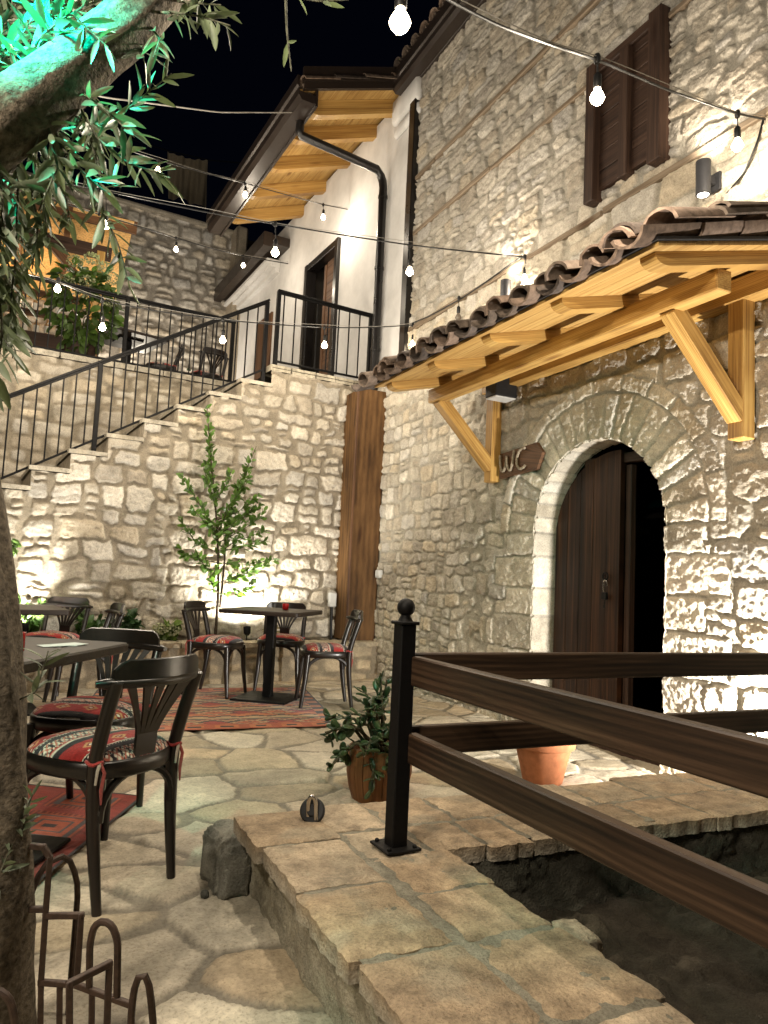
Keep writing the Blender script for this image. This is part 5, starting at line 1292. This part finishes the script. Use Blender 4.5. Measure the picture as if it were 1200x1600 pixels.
STR['s3'] = ([(-2.6, 6.4, 3.95), (-1.6, 6.15, 3.8), (-.95, 5.98, 3.78)]+STR['s3'][0], STR['s3'][1]+[((-.7, 5.92, 3.80), (-.7, 5.92, 3.62)), ((-1.55, 6.14, 3.80), (-1.55, 6.14, 3.62))])  # left run and its bulbs added out of view to light the arch wall
STR['s6'] = ([(-2.6, 7.1, 3.7), (-1.6, 7.0, 3.56), (-.9, 6.93, 3.5)]+STR['s6'][0], STR['s6'][1]+[((-1.2, 6.96, 3.53), (-1.2, 6.96, 3.36)), ((-2.1, 7.05, 3.62), (-2.1, 7.05, 3.45))])  # unseen left run with bulbs added to light the walls from the side
BP = {'s1': 25, 's3': 17, 's4': 8.5, 's5': 8, 's6': 7.5}
STR['s1'] = ([(-2.6, -.3, 2.85), (-1.7, .2, 2.75), (-.9, .65, 2.68), (-.1, 1.15, 2.64), (.5, 1.5, 2.63)]+STR['s1'][0][1:], STR['s1'][1])
STR['s1'][1].extend([((-.9, .65, 2.68), (-.9, .65, 2.54)), ((-1.7, .2, 2.75), (-1.7, .2, 2.6)), ((-2.4, -.2, 2.83), (-2.4, -.2, 2.68))])  # extra bulbs out of view, added to brighten the low wall and floor
def bulb_bits(root, a, b, lit=True, power=20):
    a, b = np.array(a), np.array(b); drop = a[2]-b[2]
    sc = 1.0; top = b+V3(0, 0, .045)
    mb = MB(); mb.tube([a, (a+top)/2+V3(.002, 0, 0), top+V3(0, 0, .05)], .0035, 6); mb.lathe([(.010, .02), (.014, .012), (.014, -.012), (.010, -.02)], 10, a); mb.lathe([(.007, .062), (.016, .05), (.017, .0), (.013, -.005)], 14, top); sk_ = par(mb.build('socket', M['cable'], None, 40), root)
    mb = MB(); R_ = .030
    mb.lathe([(.012, .045), (.014, .032), (.022, .018), (R_, 0), (.024, -.014), (.015, -.024), (0, -.028)], 16, b); o = mb.build('bulb', M['bulb'] if lit else M['bulb_off'], None, 80); o.parent = sk_
    if lit: point('bulb_light', tuple(b-V3(0, 0, .055)), power)
for k, (cab, bl) in STR.items():
    root = empty('string_lights', cab[len(cab)//2], 0, SL_[k], 'string lights')
    mb = MB(); mb.tube(smooth_path(cab, 60), .0055 if k != 's5' else .007, 6); off = np.array([0, 0, .018])
    par(mb.build('cable', M['cable'], None, 60), root)
    mb = MB(); mb.tube(smooth_path([np.array(p)+off*(1+.8*math.sin(i*2.1)) for i, p in enumerate(cab)], 50), .002, 5); par(mb.build('support_wire', M['wire'], None, 60), root)
    for (a, b) in bl:
        bulb_bits(root, a, b, True, BP[k]*(.3 if b[0] > 3.3 else .25 if b[0] > 3 else 1.75 if k == 's1' and b[0] < -.5 else .55 if b[0] < -.5 else 1))
# the run along the stone wall
root = empty('string_lights', (3.36, 5.6, 3.62), 0, 'string run pinned along the timber band of the stone wall with one dead bulb', 'string lights')
run = [(3.36, 6.63, 3.69), (3.35, 6.2, 3.64), (3.35, 5.61, 3.62), (3.35, 5.2, 3.635), (3.35, 4.69, 3.67)]
mb = MB(); mb.tube(smooth_path(run, 30), .0055, 6); par(mb.build('cable', M['cable'], None, 60), root)
bulb_bits(root, (3.33, 5.61, 3.62), (3.33, 5.61, 3.44), False)
# tail cable down to the wall lamp and the pale stay wire
mb = MB(); mb.tube(smooth_path([(3.385, 2.56, 3.635), (3.36, 2.58, 3.50), (3.36, 2.66, 3.36), (3.37, 2.78, 3.30), (3.39, 2.83, 3.31)], 24), .006, 6)
tag(mb.build('cable_tail', M['cable'], None, 60), 'black cable hanging from the end of the nearest bulb string beside the wall lamp', 'cable')
mb = MB(); mb.tube(smooth_path([(-.6, 5.0, 4.35), (.118, 5.189, 4.218), (1.2, 6.3, 5.10), (2.32, 7.42, 6.12)], 40), .006, 6)
tag(mb.build('stay_wire', M['wire'], None, 60), 'pale stay wire from behind the olive limb to the corner of the wing roof', 'wire')

def wall_lamp(y, z, label):
    root = empty('wall_lamp', (XW, y, z), 0, label, 'wall lamp')
    mb = MB(); mb.lathe([(.036, -.10), (.040, -.098), (.041, .098), (.037, .10)], 28, (-.125, 0, 0)); mb.build('lamp_tube', M['lamp_grey'], root, 40)
    mb = MB(); mb.box((-.036, 0, -.005), (.018, .09, .11), ch=.004); mb.box((-.065, 0, 0), (.05, .035, .05)); mb.build('wall_plate', M['lamp_grey'], root, 0)
    for s in (-1, 1):
        mb = MB(); mb.lathe([(.030, s*.1005), (0, s*.1008)], 20, (-.125, 0, 0)); mb.build('lens', M['lamp_lens'], root, 60)
        spot('wall_lamp_light', (XW-.125, y, z+s*.115), (XW-.05, y, z+s*1.2), 8 if s < 0 else 11, 120, (1, .88, .72), .8)
wall_lamp(2.86, 3.40, 'grey cylinder wall lamp glowing up and down beside the shuttered window')
wall_lamp(4.79, 3.385, 'grey cylinder wall lamp half hidden behind the canopy tiles')

def uplight(loc, tgt, e, label, ang=120, c=(1, .95, .84)):
    root = empty('ground_spotlight', loc, 0, label, 'spotlight')
    d_ = np.array(tgt, float)-np.array(loc, float); d_ /= np.linalg.norm(d_); F = frame(d_); Rm = np.stack([F[:, 1], F[:, 2], F[:, 0]], 1)
    mb = MB(); mb.tube([(0, 0, -.13), (0, 0, -.01)], .006, 6); mb.lathe([(.02, -.05), (.034, -.03), (.036, .03), (.033, .03), (.03, .015), (0, .012)], 20, (0, 0, .03), Rm); mb.build('housing', M['iron'], root, 40)
    mb = MB(); mb.lathe([(.029, .02), (0, .022)], 20, (0, 0, .03), Rm); mb.build('lens', M['lamp_lens'], root, 60)
    p = np.array(loc)+V3(0, 0, .03)+d_*.045; spot('ground_spot', tuple(p), tuple(p+d_), e, ang, c, .5)
uplight((1.98, 7.12, .46), (2.0, 7.46, 1.5), 46, 'small garden spotlight shining up the wall behind the table with the red candle', 150)
uplight((.02, 6.93, .47), (.0, 7.25, 1.6), 46, 'small garden spotlight shining up the wall behind the back left table', 150)
uplight((3.24, 2.20, .30), (3.37, 2.80, .75), 165, 'bright spotlight at the foot of the wall right of the arched door', 150, (1, .95, .87))
spot('pergola_light', (-.9, 11.7, 5.0), (-.9, 11.8, 6.0), 14, 160, (1, .70, .40), .3, .08)
point('pergola_glow', (-.6, 11.9, 4.9), 9, (1, .70, .42), .08)
point('terrace_lamp_light', (1.3, 12.0, 3.6), 26, (1, .88, .70), .05)
# lamp under the terrace back wall
uplight((1.55, 12.5, 3.36), (1.7, 13.3, 4.6), 50, 'small spotlight standing at the foot of the back wall on the upper terrace', 140, (1, .9, .76))
# turquoise spot in the olive
root = empty('tree_spotlight', (-.245, 1.33, 2.205), 0, 'turquoise spotlight fixed in the olive crown', 'spotlight')
mb = MB(); F_ = frame((.22, .19, -.17)); mb.lathe([(.03, -.06), (.04, -.05), (.045, .05), (.04, .05), (.038, .03), (0, .03)], 20, (0, 0, 0), np.stack([F_[:, 1], F_[:, 2], F_[:, 0]], 1)); mb.build('housing', M['iron'], root, 40)
spot('tree_spot', (-.215, 1.362, 2.18), (-.03, 1.525, 2.02), 40, 84, (.0, 1., .70), .7, .03)

# signs and boxes on the walls
sg = empty('wc_sign', (XW-.045, 4.615, 2.005), 0, 'dark wooden arrow board reading WC in rope letters on the wall by the arch', 'sign')
mb = MB(); poly = [(.27, -.115), (.27, .085), (-.20, .112), (-.275, .03), (-.21, -.09)]
mb.prism([(z, y) for y, z in poly][::-1], -.014, .014, np.array([[0, 0, 1], [0, 1, 0], [1, 0, 0]])); mb.lc[-1] = np.array([(y, z, 0) for y, z in poly]*2); sb = mb.build('board', M['stain'], sg, 0)
def rope(pts, name):
    pa = smooth_path(pts, 30); mb = MB(); mb.tube(pa, .0105+.002*np.sin(np.arange(30)*2.4), 8); mb.build(name, M['rope'], sg, 70)
X_ = -.026
rope([(X_, .252, .07), (X_, .245, .0), (X_, .225, -.065), (X_, .195, -.07), (X_, .165, -.01), (X_, .155, .07), (X_-.006, .15, .0), (X_, .13, -.065), (X_, .10, -.07), (X_, .078, .0), (X_, .062, .085)], 'letter_w')
rope([(X_, -.075, .085), (X_, -.04, .09), (X_, .0, .07), (X_, .025, .02), (X_, .02, -.035), (X_, -.015, -.07), (X_, -.06, -.065), (X_, -.085, -.05)], 'letter_c')
mb = MB(); mb.box((XW-.14, 4.78, 2.60), (.20, .15, .17), ch=.006); fl = mb
o = tag(fl.build('speaker', M['black_plastic'], None, 0), 'black box speaker tucked under the canopy beside the left bracket', 'speaker')
mb = MB(); mb.box((0, 0, 0), (.19, .14, .012)); q = mb.build('base_strip', M['white_plastic'], o, 0); q.location = (XW-.14, 4.78, 2.509)
jb = empty('junction_box', (2.98, 7.43, .80), 0, 'white junction box with black conduit on the stair wall left of the timber column', 'electrical box')
mb = MB(); mb.box((0, 0, 0), (.085, .06, .155), ch=.012); mb.build('case', M['white_plastic'], jb, 40)
mb = MB(); mb.tube([(.0, .0, -.07), (.005, .01, -.28), (.02, .02, -.44)], .016, 10); mb.build('conduit', M['cable'], jb, 50)
sw = empty('socket_box', (XW-.03, 7.10, 1.10), 0, 'small grey socket box on the stone wall right of the timber column', 'electrical box')
mb = MB(); mb.box((0, 0, 0), (.05, .10, .085), ch=.008); mb.build('case', M['white_plastic'], sw, 40)
mb = MB(); mb.box((-.027, .0, 0), (.006, .07, .05), ch=.002); mb.build('flap', M['white_plastic'], sw, 0)

# ================================================================== WORLD, MOON, CAMERA
w = bpy.data.worlds.new('World'); S.world = w; w.use_nodes = True
nt = w.node_tree; bg = nt.nodes['Background']
sk = nt.nodes.new('ShaderNodeTexSky'); sk.sky_type = 'NISHITA'; sk.sun_disc = False; sk.sun_elevation = math.radians(-8); sk.sun_rotation = math.radians(60)
add = nt.nodes.new('ShaderNodeMix'); add.data_type = 'RGBA'; add.blend_type = 'ADD'; add.inputs[0].default_value = 1
nt.links.new(sk.outputs[0], add.inputs[6]); add.inputs[7].default_value = (.006, .009, .024, 1)
nt.links.new(add.outputs[2], bg.inputs[0]); bg.inputs[1].default_value = .10

cd = bpy.data.cameras.new('Camera'); cam = bpy.data.objects.new('Camera', cd); COL.objects.link(cam); S.camera = cam
cd.sensor_fit = 'AUTO'; cd.sensor_width = 36; cd.lens = 25.917; cd.clip_start = .05; cd.clip_end = 500
pt, rl_, yw = math.radians(5.181), math.radians(-2.728), math.radians(25.52)
rt_ = V3(math.cos(yw), -math.sin(yw), 0); f0 = V3(math.sin(yw), math.cos(yw), 0); u0 = V3(0, 0, 1)
fw = f0*math.cos(pt)+u0*math.sin(pt); up_ = u0*math.cos(pt)-f0*math.sin(pt)
r2, u2 = rt_*math.cos(rl_)-up_*math.sin(rl_), up_*math.cos(rl_)+rt_*math.sin(rl_)
mat = Matrix(((r2[0], u2[0], -fw[0], 0), (r2[1], u2[1], -fw[1], 0), (r2[2], u2[2], -fw[2], 1.05), (0, 0, 0, 1)))
cam.matrix_world = mat
S.view_settings.view_transform = 'Standard'; S.view_settings.look = 'None'; S.view_settings.exposure = 0
S.cycles.use_denoising = True
S.cycles.max_bounces = 6; S.cycles.diffuse_bounces = 3; S.cycles.glossy_bounces = 3; S.cycles.sample_clamp_indirect = 4
